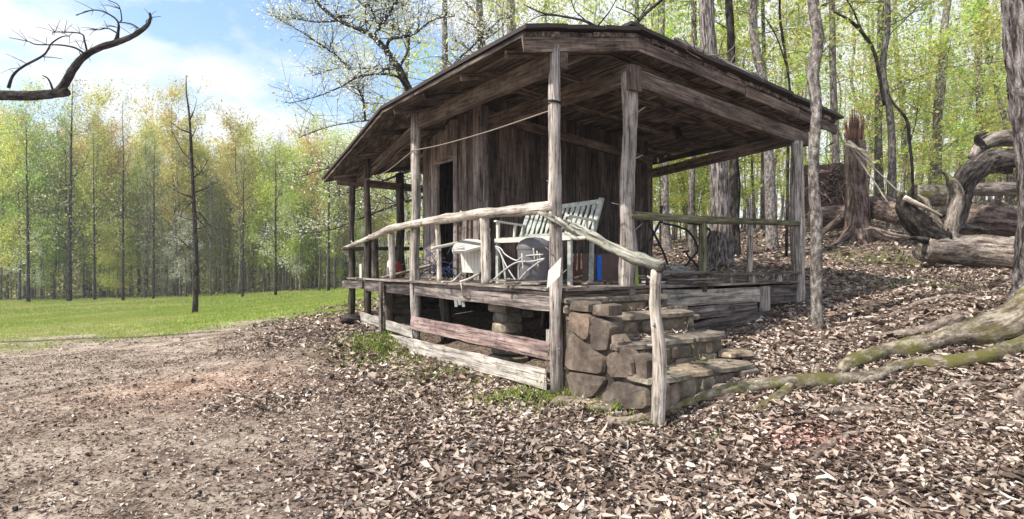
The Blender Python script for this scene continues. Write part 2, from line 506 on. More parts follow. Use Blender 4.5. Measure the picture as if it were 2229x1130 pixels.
M_lichen = wood('lichen_rail', (0.05, 0.045, 0.035), (0.36, 0.35, 0.29), (0.70, 0.69, 0.62), tube_=True, stain=0.75, var=0.05, bump=1.0)
M_tin = plain('roof_tin', (0.055, 0.046, 0.043), 0.6, 0.3, 5, 0.3, dirt=(0.07, 0.04, 0.03))
M_stone = stone_mat('fieldstone', ((0.06, 0.05, 0.043), (0.155, 0.13, 0.11), (0.29, 0.255, 0.22)))
M_stone2 = stone_mat('tread_stone', ((0.08, 0.072, 0.058), (0.22, 0.20, 0.165), (0.40, 0.375, 0.32)), 9)
M_mortar = stone_mat('mortar', ((0.07, 0.06, 0.05), (0.14, 0.125, 0.105), (0.24, 0.215, 0.18)), 14)
M_white = plain('white_plastic', (0.60, 0.58, 0.53), 0.5, 0.1, 14, dirt=(0.5, 0.47, 0.40))
M_benchw = plain('bench_paint', (0.42, 0.44, 0.40), 0.6, 0.1, 18, dirt=(0.22, 0.23, 0.19))
M_paper = plain('white_sheet', (0.80, 0.78, 0.72), 0.7, 0.04, 6, dirt=(0.68, 0.65, 0.58))
M_greyp = plain('grey_tub', (0.15, 0.14, 0.145), 0.55, 0.1, 6)
M_chrome = plain('pale_metal', (0.52, 0.50, 0.48), 0.45, 0.15, 20, 0.3)
M_black = plain('black_iron', (0.02, 0.02, 0.02), 0.55, 0.1, 20)
M_blue = plain('blue_plastic', (0.02, 0.17, 0.75), 0.5, 0.1, 8)
M_brown = plain('brown_panel', (0.16, 0.10, 0.08), 0.7, 0.15, 8)
M_red = plain('red_cloth', (0.25, 0.04, 0.035), 0.8, 0.15, 20)
M_lime = plain('lime_paint', (0.26, 0.34, 0.03), 0.6, 0.12, 16)
M_rope = plain('rope', (0.30, 0.25, 0.21), 0.9, 0.2, 60)
M_net = plain('blue_net', (0.05, 0.08, 0.16), 0.7, 0.2, 30)
M_dark = plain('dark_interior', (0.015, 0.012, 0.012), 0.95, 0.1)

M_bark_grey = bark_mat('grey_bark', (0.06, 0.053, 0.048), (0.15, 0.135, 0.12), (0.28, 0.26, 0.235), moss=(0.16, 0.19, 0.13), mossamt=0.66)
M_bark_far = bark_mat('far_bark', (0.06, 0.053, 0.047), (0.155, 0.138, 0.125), (0.27, 0.25, 0.23), scale=8, var=0.4)
M_bark_big = bark_mat('big_bark', (0.035, 0.028, 0.027), (0.16, 0.14, 0.135), (0.36, 0.33, 0.32), stretch=6, scale=26, bump=1.0, var=0.0)
M_bark_root = bark_mat('root_bark', (0.10, 0.085, 0.06), (0.24, 0.205, 0.16), (0.38, 0.34, 0.28), stretch=3, scale=16, moss=(0.115, 0.105, 0.035), mossamt=0.535, var=0.05)
M_bark_root2 = bark_mat('dry_root_bark', (0.12, 0.09, 0.075), (0.26, 0.21, 0.175), (0.38, 0.33, 0.28), stretch=3, scale=16, var=0.1)
M_bark_log = bark_mat('log_bark', (0.07, 0.055, 0.047), (0.21, 0.175, 0.15), (0.36, 0.32, 0.285), stretch=5, scale=12, moss=(0.24, 0.26, 0.18), mossamt=0.64, var=0.1)
M_bark_darklog = bark_mat('dark_log_bark', (0.025, 0.02, 0.018), (0.09, 0.075, 0.066), (0.22, 0.195, 0.175), stretch=3, scale=12, var=0.15)
M_bark_dark = bark_mat('dark_bark', (0.012, 0.010, 0.009), (0.04, 0.033, 0.03), (0.10, 0.09, 0.08), scale=12, var=0.1)
M_bark_red = bark_mat('red_bark', (0.06, 0.04, 0.034), (0.17, 0.125, 0.105), (0.30, 0.235, 0.205), stretch=5, scale=14, var=0.1)
M_bark_slim = bark_mat('slim_bark', (0.09, 0.078, 0.07), (0.20, 0.18, 0.165), (0.36, 0.34, 0.32), stretch=2, scale=20, var=0.0)
M_heart = bark_mat('heartwood', (0.16, 0.08, 0.05), (0.36, 0.21, 0.14), (0.55, 0.37, 0.27), stretch=8, scale=20, var=0.0)
M_pale_split = bark_mat('pale_split_wood', (0.32, 0.26, 0.19), (0.56, 0.49, 0.39), (0.72, 0.66, 0.55), stretch=8, scale=20, var=0.0)
M_leaf = leaf_mat('spring_leaves', 0.58, 0.035, 0.22)
M_litter = leaf_mat('dead_leaves', 0.08, 0.0, 0.0)
M_grass = leaf_mat('grass_blades', 0.4, 0.0, 0.0)
M_root_mass = plain('root_ball', (0.085, 0.052, 0.04), 0.95, 0.3, 4, bump=0.8, dirt=(0.05, 0.025, 0.018))

# ================================================================ GROUND
def build_ground():
    nx, ny = 360, 420
    u = np.linspace(-1, 1, nx); x = np.sinh(u * 5.2) / math.sinh(5.2) * 260
    w = np.linspace(-0.42, 1, ny); y = np.sinh(w * 5.0) / math.sinh(5.0) * 260 + 4
    X, Y = np.meshgrid(x, y)
    Z = height(X, Y)
    v = np.stack([X.ravel(), Y.ravel(), Z.ravel()], 1)
    i = np.arange(ny - 1)[:, None] * nx + np.arange(nx - 1)[None]
    q = np.stack([i, i + 1, i + nx + 1, i + nx], -1).reshape(-1, 4)
    gm = grass_mask(X, Y).ravel(); lm = litter_mask(X, Y).ravel()
    red = np.exp(-(((X + 3.6) / 1.6) ** 2 + ((Y - 6.9) / 1.0) ** 2)).ravel()
    red = red * 0.8
    c = np.stack([gm, lm, red, np.ones_like(gm)], 1)
    m = bpy.data.materials.new('forest_floor')
    n, l, bs = nodes(m)
    a = n.new('ShaderNodeAttribute'); a.attribute_name = 'Col'
    sp = n.new('ShaderNodeSeparateColor'); l.new(a.outputs['Color'], sp.inputs[0])
    tc = n.new('ShaderNodeTexCoord'); P = tc.outputs['Object']
    fine = noise(n, l, P, 22, 8, 0.75); med = noise(n, l, P, 2.3, 8, 0.7); big = noise(n, l, P, 0.5, 5, 0.6)
    dirt = ramp(n, [(0.36, (0.13, 0.098, 0.075)), (0.47, (0.29, 0.228, 0.18)), (0.62, (0.46, 0.385, 0.31))]); l.new(med.outputs['Fac'], dirt.inputs['Fac'])
    speck = ramp(n, [(0.36, (0.30, 0.27, 0.25)), (0.50, (1.0, 1.0, 1.0)), (0.7, (1.25, 1.22, 1.2))]); l.new(fine.outputs['Fac'], speck.inputs['Fac'])
    dcol = mixc(n, l, 1, dirt.outputs['Color'], speck.outputs['Color'], 'MULTIPLY')
    dcol = mixc(n, l, sp.outputs[2], dcol, mixc(n, l, 1, dcol, (1.12, 0.93, 0.86), 'MULTIPLY'))
    lit = ramp(n, [(0.36, (0.04, 0.03, 0.025)), (0.5, (0.16, 0.125, 0.105)), (0.64, (0.36, 0.31, 0.265))]); l.new(fine.outputs['Fac'], lit.inputs['Fac'])
    lb = ramp(n, [(0.4, (0.8, 0.72, 0.7)), (0.6, (1.15, 1.1, 1.05))]); l.new(big.outputs['Fac'], lb.inputs['Fac'])
    lcol = mixc(n, l, 1, lit.outputs['Color'], lb.outputs['Color'], 'MULTIPLY')
    gr = ramp(n, [(0.35, (0.15, 0.20, 0.04)), (0.55, (0.26, 0.32, 0.075)), (0.7, (0.40, 0.40, 0.16))]); l.new(med.outputs['Fac'], gr.inputs['Fac'])
    gcol = mixc(n, l, 0.5, gr.outputs['Color'], mixc(n, l, 1, gr.outputs['Color'], speck.outputs['Color'], 'MULTIPLY'))
    col = mixc(n, l, sp.outputs[1], dcol, lcol)
    col = mixc(n, l, sp.outputs[0], col, gcol)
    l.new(col, bs.inputs['Base Color']); bs.inputs['Roughness'].default_value = 0.95; bs.inputs['Specular IOR Level'].default_value = 0.05
    bp = n.new('ShaderNodeBump'); bp.inputs['Strength'].default_value = 0.8; bp.inputs['Distance'].default_value = 0.03
    l.new(fine.outputs['Fac'], bp.inputs['Height']); l.new(bp.outputs['Normal'], bs.inputs['Normal'])
    mb = MB().add(v, q, c=c)
    link('ground', mb.mesh('ground', m, True), kind='structure')
build_ground()

def rotm(yaw, pitch, roll):
    cy, sy, cp, sp_, cr, sr = np.cos(yaw), np.sin(yaw), np.cos(pitch), np.sin(pitch), np.cos(roll), np.sin(roll)
    R = np.empty((len(yaw), 3, 3))
    R[:, 0, 0] = cy * cp; R[:, 0, 1] = cy * sp_ * sr - sy * cr; R[:, 0, 2] = cy * sp_ * cr + sy * sr
    R[:, 1, 0] = sy * cp; R[:, 1, 1] = sy * sp_ * sr + cy * cr; R[:, 1, 2] = sy * sp_ * cr - cy * sr
    R[:, 2, 0] = -sp_; R[:, 2, 1] = cp * sr; R[:, 2, 2] = cp * cr
    return R

def add_dead_leaves(mb, P, size, tilt, cols, wid=0.42):
    N = len(P)
    cu = rng.normal(0.06, 0.15, N)         # curl along
    fo = rng.normal(0.10, 0.16, N)         # fold across
    x = np.array([-1, -.45, -.5, -.45, .35, .4, .35, 1.0]); y = np.array([0, -1, 0, 1, -.85, 0, .85, 0.])
    xs = np.tile(x, (N, 1)) * 0.5; ys = np.tile(y, (N, 1)) * wid * 0.5 * (1 + 0.35 * rng.normal(size=(N, 8)))
    xs = xs + 0.10 * rng.normal(size=(N, 8))
    zs = cu[:, None] * (np.tile(x, (N, 1)) ** 2) + fo[:, None] * np.abs(np.tile(y, (N, 1))) + 0.04 * rng.normal(size=(N, 8))
    L = np.stack([xs, ys, zs], -1) * size[:, None, None]
    R = rotm(rng.random(N) * 6.283, rng.normal(0, tilt, N), rng.normal(0, tilt, N))
    v = np.einsum('nij,nkj->nki', R, L) + P[:, None]
    k = np.arange(N)[:, None] * 8
    q = np.concatenate([k + np.array([[1, 4, 5, 2]]), k + np.array([[2, 5, 6, 3]])])
    t = np.concatenate([k + np.array([[0, 1, 2]]), k + np.array([[0, 2, 3]]), k + np.array([[4, 7, 5]]), k + np.array([[5, 7, 6]])])
    mb.add(v.reshape(-1, 3), q, t, c=np.repeat(cols, 8, 0))

def leaf_cols(N, P=None):
    pal = np.array([[.43, .345, .285], [.58, .50, .43], [.25, .185, .145], [.11, .08, .063], [.50, .405, .33], [.70, .635, .565], [.31, .22, .175]])
    pr = np.array([.23, .13, .20, .17, .15, .025, .095])
    c = .86 * pal[rng.choice(len(pal), N, p=pr)] * (1 + 0.18 * rng.normal(size=(N, 1))).clip(.5, 1.5)
    if P is not None:
        c = c * (.72 + .5 * vnoise(P[:, 0], P[:, 1], .8, 51) * .6 + .35 * vnoise(P[:, 0], P[:, 1], 2.6, 53))[:, None]
        rd = np.exp(-(((P[:, 0] - 2.35) / 0.42) ** 2 + ((P[:, 1] - 4.45) / 0.25) ** 2))
        c = c * (1 - rd[:, None]) + rd[:, None] * c * np.array([1.08, .87, .88])
    return np.concatenate([c.clip(0, 1), np.ones((N, 1))], 1)

def scatter(y0, y1, n, extra=1.5, power=1.0):
    """points spread over the part of the ground in front of the lens (a wedge a little wider than the frame)"""
    Y = np.sqrt(rng.random(n) * (y1 ** 2 - y0 ** 2) + y0 ** 2)
    X = (rng.random(n) * 2 - 1) * (0.90 * Y + extra)
    return X, Y

def litter():
    mb = MB()
    for y0, y1, n, sz in [(1.8, 6.5, 84000, 0.052), (6.5, 12, 56000, 0.066), (12, 24, 40000, 0.10), (24, 36, 14000, 0.15)]:
        X, Y = scatter(y0, y1, n, 2.5)
        lm = litter_mask(X, Y); gm = grass_mask(X, Y)
        s_, t_ = st(X, Y)
        under = (s_ > 0.25) & (s_ < 6) & (t_ > 0.25) & (t_ < 5.0)
        steps = (s_ > -1.25) & (s_ <= 0.3) & (t_ > 0.05) & (t_ < 1.5)
        bare = 0.22 + 0.6 * np.clip((vnoise(X, Y, 0.8, 9) - 0.45) * 4, 0, 1) + 0.25 * np.clip((5.2 - Y) / 2, 0, 1)
        dens = np.maximum(lm, bare) * (1 - gm) + gm * 0.02
        dens *= np.where(vnoise(X, Y, 2.2, 17) < 0.2, 0.55, 1)
        keep = (rng.random(n) < dens) & ~under & ~steps
        X, Y, lm = X[keep], Y[keep], lm[keep]
        Z = height(X, Y) + rng.random(len(X)) * 0.020 * (0.25 + lm)
        P = np.stack([X, Y, Z + 0.006], 1)
        size = sz * (0.45 + 0.55 * lm) * rng.lognormal(0, 0.42, len(X)).clip(.3, 2.1)
        add_dead_leaves(mb, P, size, 0.30, leaf_cols(len(X), P))
    # fine crumbs of leaf over the bare dirt
    n = 42000
    Y = np.sqrt(rng.random(n) * (12 ** 2 - 2.6 ** 2) + 2.6 ** 2); X = rng.uniform(-.95, -.05, n) * Y
    k = (rng.random(n) < (0.25 + np.clip((vnoise(X, Y, 1.1, 31) - .35) * 2.4, 0, 1)) * (.35 + vnoise(X, Y, 4.0, 37))) & (grass_mask(X, Y) < .6) & (litter_mask(X, Y) < .95)
    X, Y = X[k], Y[k]
    P = np.stack([X, Y, height(X, Y) + .005], 1)
    add_dead_leaves(mb, P, .026 * rng.lognormal(0, .35, len(X)), .35, leaf_cols(len(X)) * np.array([1.0, .97, .95, 1]))
    # leaves blown on to steps and porch floor
    s_ = np.concatenate([rng.uniform(0.1, 6, 500), rng.uniform(-1.25, -0.1, 90)]); t_ = np.concatenate([rng.uniform(0.1, 5, 500), rng.uniform(0.05, 1.4, 90)])
    z = np.where(s_ > 0, 1.075, 0.36 + 0.235 * np.floor((s_ + 1.25) / 0.35).clip(0, 3))
    p = np.array([list(W(a, b, c)) for a, b, c in zip(s_, t_, z)])
    add_dead_leaves(mb, p, np.full(len(p), 0.07), 0.3, leaf_cols(len(p)))
    link('fallen_leaves', mb.mesh('fallen_leaves', M_litter, True), kind='stuff')
    # twigs and sticks lying in the leaves
    tb = MB()
    for _ in range(420):
        X, Y = scatter(2.4, 13, 1, 1)
        x, y = X[0], Y[0]
        if -0.2 > x and rng.random() < 0.3: continue
        s1, t1 = st(x, y)
        if s1 > -1.5 and s1 < 6.3 and t1 > -0.15 and t1 < 5.3: continue
        a = rng.random() * 6.28; L = rng.uniform(0.08, 0.38)
        pts = []
        for k in range(4):
            xx = x + math.cos(a) * L * k / 3 + rng.normal() * L * 0.05; yy = y + math.sin(a) * L * k / 3 + rng.normal() * L * 0.05
            pts.append((xx, yy, hz(xx, yy) + 0.028 + rng.random() * 0.02))
        r0 = rng.uniform(0.0025, 0.006)
        tube(tb, pts, [r0, r0 * 0.5], 4, 4)
    link('twigs', tb.mesh('twigs', M_bark_root2), kind='stuff')
    # dark spiky seed balls on the bare dirt
    gb = MB()
    for _ in range(120):
        Y = rng.uniform(3.2, 9.5); X = rng.uniform(-0.9 * Y, -0.12 * Y)
        if litter_mask(X, Y) > 0.7: continue
        r0 = rng.uniform(0.010, 0.017); z = hz(X, Y) + r0 * 0.8
        v = []
        for la in (-0.8, 0, 0.8):
            for lo in range(6):
                rr = r0 * rng.uniform(0.8, 1.25)
                v.append((X + rr * math.cos(la) * math.cos(lo * 1.047 + la), Y + rr * math.cos(la) * math.sin(lo * 1.047 + la), z + rr * math.sin(la)))
        v += [(X, Y, z - r0), (X, Y, z + r0)]
        q = [(a * 6 + j, a * 6 + (j + 1) % 6, a * 6 + 6 + (j + 1) % 6, a * 6 + 6 + j) for a in range(2) for j in range(6)]
        t = [(18, (j + 1) % 6, j) for j in range(6)] + [(19, 12 + j, 12 + (j + 1) % 6) for j in range(6)]
        gb.add(v, q, t)
    link('seed_balls', gb.mesh('seed_balls', M_black), kind='stuff')
litter()

def grass():
    mb = MB()
    def blades(X, Y, h, w, cols, lean=0.35):
        N = len(X)
        Z = height(X, Y)
        a = rng.random(N) * 6.283
        P = np.stack([X, Y, Z], 1)
        side = np.stack([np.cos(a), np.sin(a), np.zeros(N)], 1) * w[:, None] * 0.5
        tip = np.stack([rng.normal(0, lean, N) * h, rng.normal(0, lean, N) * h, h], 1)
        mid = tip * np.array([0.35, 0.35, 0.6])
        v = np.stack([P - side, P + side, P + mid + side * 0.7, P + mid - side * 0.7, P + tip], 1)
        k = np.arange(N)[:, None] * 5
        mb.add(v.reshape(-1, 3), k + np.array([[0, 1, 2, 3]]), k + np.array([[3, 2, 4]]), c=np.repeat(np.concatenate([cols, np.ones((N, 1))], 1), 5, 0))
    def gc(N, a=(.17, .26, .045), b=(.36, .42, .10), o=0.1):
        f = rng.random((N, 1)); c = np.array(a) * (1 - f) + np.array(b) * f
        k = rng.random(N) < o; c[k] = (.45, .40, .22)
        return c
    def dry(c, X, Y):
        f = np.clip((vnoise(X, Y, .35, 41) - .45) * 2.2, 0, .75)[:, None]
        return c * (1 - f) + f * np.array([.44, .42, .17])
    n = 110000
    Y = np.sqrt(rng.random(n) * (30 ** 2 - 10 ** 2) + 10 ** 2); X = rng.uniform(-0.95, -0.2, n) * Y
    k = rng.random(n) < grass_mask(X, Y)
    X, Y = X[k], Y[k]
    blades(X, Y, rng.uniform(0.03, 0.085, len(X)), rng.uniform(.008, .016, len(X)), dry(gc(len(X)), X, Y))
    n = 40000
    Y = np.sqrt(rng.random(n) * (52 ** 2 - 30 ** 2) + 30 ** 2); X = rng.uniform(-0.95, -0.2, n) * Y
    k = rng.random(n) < grass_mask(X, Y); X, Y = X[k], Y[k]
    blades(X, Y, rng.uniform(0.06, 0.13, len(X)), rng.uniform(.03, .06, len(X)), dry(gc(len(X)), X, Y))
    # patches in the shade and around the porch
    for px, py, rx, ry, n, hh in [(825, 752, .32, .35, 900, .10), (870, 785, .5, .3, 800, .06), (1110, 868, .22, .10, 420, .09), (1212, 872, .20, .12, 460, .09),
                              (1375, 893, .18, .08, 260, .11), (1900, 565, 1.0, .8, 260, .10), (1985, 622, .5, .35, 200, .08), (1945, 570, .9, .6, 160, .14),
                              (1000, 835, .5, .3, 350, .05), (1560, 950, .15, .1, 60, .05), (940, 815, .35, .2, 400, .05), (1120, 900, .3, .1, 120, .05), (1400, 925, .1, .06, 90, .06)]:
        c = gp(px, py)
        X = c.x + rng.normal(0, rx, n); Y = c.y + rng.normal(0, ry, n)
        blades(X, Y, rng.uniform(0.4, 1.2, n) * hh, rng.uniform(.006, .013, n) * (1 + c.y / 12), gc(n, (.10, .17, .03), (.30, .38, .07)), 0.5)
    link('grass', mb.mesh('grass', M_grass), kind='stuff')
grass()

# ================================================================ CABIN
DK = 1.06
cabin = empty('cabin', W(0, 0, 0), 'old weathered board cabin with an open porch on log posts and a low rusty roof', 'cabin')

def Rf(s, t):
    z = 1.31 + (2.34 + (t + 0.5) * 0.224 if t < 1.15 else 2.71 - 0.067 * (t - 1.15))
    if s > 3.45: z -= 0.25 * (s - 3.45)
    return z

def post(name, s, t, z0, z1, r0, r1, mat, lean=(0, 0), stubs=4, ribs=5, n=16, parent=None, sides=12):
    parent = parent or cabin
    mb = MB()
    pts = []
    for k in range(6):
        f = k / 5
        p = W(s + lean[0] * f, t + lean[1] * f, z0 + (z1 - z0) * f)
        pts.append((p.x + rng.normal() * 0.010, p.y + rng.normal() * 0.010, p.z))
    P, R = tube(mb, pts, [r0, (r0 + r1) / 2, r1], sides, n, 0.16, ribs=ribs, ribamp=0.06)
    for _ in range(stubs):
        k = int(rng.integers(2, n - 2)); a = rng.random() * 6.28; L = rng.uniform(0.03, 0.09)
        d = np.array([math.cos(a), math.sin(a), rng.uniform(0.1, 0.9)])
        b = P[k] + d * R[k] * 0.7
        tube(mb, [b, b + d * (L + R[k] * 0.4)], [0.009, 0.003], 4, 3)
    return put(name, mb, mat, parent, True)

post('post', 0, -0.02, -0.05, 3.56, 0.072, 0.060, M_post, lean=(0.0, -0.04), stubs=9)
post('post', 0.02, 1.06, 0.95, 3.50, 0.092, 0.080, M_post, stubs=7)
post('post', 3.33, 0, 0.0, 3.62, 0.075, 0.066, M_post, stubs=4)
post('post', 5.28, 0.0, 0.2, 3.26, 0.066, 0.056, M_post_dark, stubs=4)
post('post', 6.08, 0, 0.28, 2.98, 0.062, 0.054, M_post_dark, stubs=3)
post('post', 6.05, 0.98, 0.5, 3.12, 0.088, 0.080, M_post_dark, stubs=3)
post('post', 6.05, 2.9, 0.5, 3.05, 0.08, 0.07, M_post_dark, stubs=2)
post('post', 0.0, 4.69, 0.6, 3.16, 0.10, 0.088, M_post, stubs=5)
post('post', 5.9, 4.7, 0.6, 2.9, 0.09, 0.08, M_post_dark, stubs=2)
board('post_cap', W(-0.10, 1.03, 3.26), W(-0.10, 1.03, 3.54), 0.17, 0.07, M_beam, cabin, up=V, segs=3, jit=0.006)

# beams under the roof
def beam(s0, t0, z0, s1, t1, z1, h=0.2, b=0.07, mat=M_beam, name='beam'):
    return board(name, W(s0, t0, z0), W(s1, t1, z1), h, b, mat, cabin, segs=8, jit=0.006, chew=0.012)
beam(-0.02, 0.06, 3.45, 3.42, 0.05, 3.46, 0.21, 0.09)
beam(3.36, 0.10, 3.42, 6.2, 0.10, 2.84, 0.17, 0.08)
beam(0.0, 1.06, 3.48, 3.0, 1.06, 3.50, 0.21, 0.09)
beam(0.03, 1.06, 3.47, 0.03, 5.0, 3.22, 0.20, 0.09)
beam(2.92, 0.98, 3.62, 2.92, 4.8, 3.30, 0.14, 0.08)
beam(6.02, -0.3, 2.86, 6.02, 5.2, 2.80, 0.14, 0.08)
beam(0.1, 4.75, 3.22, 6.0, 4.75, 2.86, 0.16, 0.08)
# fascia
for s0, t0, s1, t1, dz in [(-0.02, -0.47, -0.02, 1.16, 0), (-0.02, 1.165, -0.02, 3.3, 0), (-0.022, 3.31, -0.02, 4.7, -0.02), (-0.02, 4.71, -0.02, 5.86, -0.03)]:
    beam(s0, t0, Rf(0, t0) - 0.185 + dz, s1, t1, Rf(0, t1) - 0.185 + dz, 0.14, 0.035, M_beam, 'fascia_board')
beam(0.05, 5.6, Rf(0, 5.6) - 0.175, 4.0, 5.6, Rf(3.9, 5.6) - 0.16, 0.11, 0.05, M_sheath, 'beam')
# rafters run across, low end at both eaves
for k in range(7):
    s = 0.42 + k * 0.93
    a, m_, b = (-0.40, 1.14, 5.7)
    for t0, t1 in ((a + rng.uniform(-.04, .04), m_), (m_ + 0.012, b)):
        board('rafter', W(s, t0, Rf(s, t0) - 0.145), W(s, t1, Rf(s, t1) - 0.145), 0.08, 0.045, M_sheath, cabin, segs=4, jit=0.004)
# sheathing boards run along the porch, tin sheets on top of them
def roof_piece(name, s0, s1, t0, t1, dz, th, mat, sag=0.0):
    mb = MB()
    ns, nt = 4, 2
    top, bot = [], []
    j = rng.uniform(-0.02, 0.02, 4)
    for i in range(ns + 1):
        for k in range(nt + 1):
            s = s0 + (s1 - s0) * i / ns; t = t0 + (t1 - t0) * k / nt
            e = (j[0] if i == 0 else 0) + (j[1] if i == ns else 0)
            z = Rf(s, t) - dz + sag * math.sin(i * 1.7 + k * 2 + j[2] * 200)
            top.append(W(s + e, t, z)); bot.append(W(s + e, t, z - th))
    v = [tuple(p) for p in top + bot]; n0 = len(top)
    q = []
    idx = lambda i, k: i * (nt + 1) + k
    for i in range(ns):
        for k in range(nt):
            a, b_, c, d = idx(i, k), idx(i + 1, k), idx(i + 1, k + 1), idx(i, k + 1)
            q += [(a, b_, c, d), (n0 + d, n0 + c, n0 + b_, n0 + a)]
    for i in range(ns):
        a, b_ = idx(i, 0), idx(i + 1, 0); q.append((a, n0 + a, n0 + b_, b_))
        a, b_ = idx(i, nt), idx(i + 1, nt); q.append((b_, n0 + b_, n0 + a, a))
    for k in range(nt):
        a, b_ = idx(0, k), idx(0, k + 1); q.append((b_, n0 + b_, n0 + a, a))
        a, b_ = idx(ns, k), idx(ns, k + 1); q.append((a, n0 + a, n0 + b_, b_))
    mb.add(v, q)
    me_v = np.concatenate(mb.v); c = me_v.mean(0)
    # object axes turned so that local X follows the board
    ang = math.atan2(U.y, U.x)
    o = bpy.data.objects.new(name, None)
    R = Matrix.Rotation(-ang, 3, 'Z')
    mb.v = [(me_v - c) @ np.array(R).T]
    me = mb.mesh(name, mat)
    o = bpy.data.objects.new(name, me); S.collection.objects.link(o)
    o.parent = cabin; o.location = Vector(c) - cabin.location; o.rotation_euler = (0, 0, ang)
    return o
cuts = list(np.arange(-0.47, 1.12, 0.235)) + [1.15] + list(np.arange(1.40, 5.7, 0.25)) + [5.86]
for k in range(len(cuts) - 1):
    t0, t1 = cuts[k], cuts[k + 1] - 0.006 - rng.random() * 0.008
    br = 1.6 + rng.random() * 1.2
    for s0, s1 in ((-0.03, br), (br + 0.006, 3.44), (3.455, 6.25 + rng.uniform(-.02, .02))):
        roof_piece('sheathing_board', s0, s1, t0, t1, 0.052 + rng.random() * 0.006, 0.05, M_sheath)
tc_ = [-0.5, 0.05, 0.6, 1.15, 1.95, 2.75, 3.55, 4.35, 5.15, 5.9]
for k in range(len(tc_) - 1):
    for s0, s1 in ((-0.06, 3.45), (3.46, 6.32)):
        roof_piece('roof_sheet', (s0 - .05 if s0 < 0 else s0) + rng.uniform(-.02, .02), s1, tc_[k] + 0.003, tc_[k + 1] - 0.003, -0.002 - (k % 2) * 0.004, 0.042, M_tin, 0.006)
board('ridge_cap', W(-0.05, 1.15, Rf(0, 1.15) + 0.035), W(3.45, 1.15, Rf(0, 1.15) + 0.035), 0.03, 0.22, M_tin, cabin, segs=6)

# porch floor
for k in range(44):
    s = 0.0 + k * 0.1405
    if s > 6.12: break
    te = 5.15
    if 3.0 < s < 4.95:
        board('deck_board', W(s + .07, -0.05 + rng.uniform(-.02, .02), DK - 0.016), W(s + .07, 0.97, DK - 0.016), 0.03, 0.132, M_deck, cabin, segs=3, jit=0.003)
    else:
        t_ = -0.06 + rng.uniform(-.02, .02)
        m_ = 2.0 + rng.random()
        board('deck_board', W(s + .07, t_, DK - 0.016), W(s + .07, m_, DK - 0.016), 0.03, 0.132, M_deck, cabin, segs=4, jit=0.004)
        board('deck_board', W(s + .07, m_ + 0.005, DK - 0.017), W(s + .07, te, DK - 0.017), 0.03, 0.132, M_deck, cabin, segs=4, jit=0.004)
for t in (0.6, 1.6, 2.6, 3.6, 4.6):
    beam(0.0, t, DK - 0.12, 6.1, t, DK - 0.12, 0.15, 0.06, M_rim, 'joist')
# rim boards
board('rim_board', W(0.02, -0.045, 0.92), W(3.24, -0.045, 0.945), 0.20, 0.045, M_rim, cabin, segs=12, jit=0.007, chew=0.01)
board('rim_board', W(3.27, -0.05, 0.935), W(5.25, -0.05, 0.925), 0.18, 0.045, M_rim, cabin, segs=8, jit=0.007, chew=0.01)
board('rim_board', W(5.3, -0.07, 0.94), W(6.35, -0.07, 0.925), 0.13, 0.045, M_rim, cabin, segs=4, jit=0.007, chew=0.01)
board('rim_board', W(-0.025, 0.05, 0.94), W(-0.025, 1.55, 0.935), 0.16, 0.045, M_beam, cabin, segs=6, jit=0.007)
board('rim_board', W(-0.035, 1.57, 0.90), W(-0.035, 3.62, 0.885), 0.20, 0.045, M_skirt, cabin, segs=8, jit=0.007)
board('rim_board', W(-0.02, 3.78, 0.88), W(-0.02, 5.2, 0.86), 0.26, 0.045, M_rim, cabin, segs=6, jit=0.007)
board('rim_post', W(-0.075, 3.70, 0.66), W(-0.075, 3.70, 1.0), 0.12, 0.09, M_post_dark, cabin, up=V, segs=3).data.materials[0] = M_skirt
board('edge_board', W(-0.03, 0.05, 1.045), W(-0.03, 5.1, 1.045), 0.028, 0.11, M_deck, cabin, segs=10, jit=0.004)
board('edge_board', W(0.05, -0.07, 1.052), W(5.2, -0.07, 1.05), 0.028, 0.10, M_deck, cabin, segs=16, jit=0.006)
board('kick_rail', W(-0.05, 2.35, 1.185), W(-0.05, 5.15, 1.18), 0.035, 0.09, M_deck, cabin, segs=8, jit=0.004)
for t in (2.95, 3.45, 4.1):
    board('kick_block', W(-0.05, t, 1.06), W(-0.05, t, 1.165), 0.09, 0.05, M_skirt, cabin, up=V, segs=1)
board('sill_log', W(-0.1, 1.9, 0.50), W(-0.1, 3.75, 0.60), 0.13, 0.14, M_rim, cabin, segs=6, jit=0.01)
# skirting below the porch edge
board('skirt_board', W(0.03, -0.075, 0.41), W(3.30, -0.075, 0.435), 0.185, 0.035, M_skirt_red, cabin, segs=14, jit=0.007, chew=0.02)
board('skirt_board', W(0.06, -0.10, 0.115), W(4.10, -0.10, 0.09), 0.205, 0.04, M_skirt, cabin, segs=18, jit=0.008, chew=0.02)
board('skirt_board', W(3.28, -0.07, 0.28), W(5.45, -0.07, 0.375), 0.15, 0.035, M_skirt, cabin, segs=8, jit=0.007, chew=0.02)
board('skirt_board', W(4.05, -0.055, 0.06), W(5.42, -0.055, 0.20), 0.19, 0.035, M_skirt, cabin, segs=6, jit=0.007, chew=0.02)
board('skirt_board', W(5.20, -0.03, 0.23), W(5.48, -0.03, 0.25), 0.10, 0.03, M_skirt_red, cabin, segs=2, jit=0.007)
board('skirt_stake', W(4.30, -0.15, -0.02), W(4.34, -0.14, 1.02), 0.09, 0.045, M_rim, cabin, up=U, segs=4)
board('skirt_block', W(0.10, 0.02, 0.42), W(0.10, 0.02, 0.62), 0.13, 0.10, M_skirt, cabin, up=U, segs=1)
for z in (0.45, 0.62, 0.79):  # far-side skirting added out of view to block light below the porch floor
    board('shade_skirt', W(0.3, 5.05, z), W(6.1, 5.05, z), 0.165, 0.03, M_rim, cabin, segs=4)
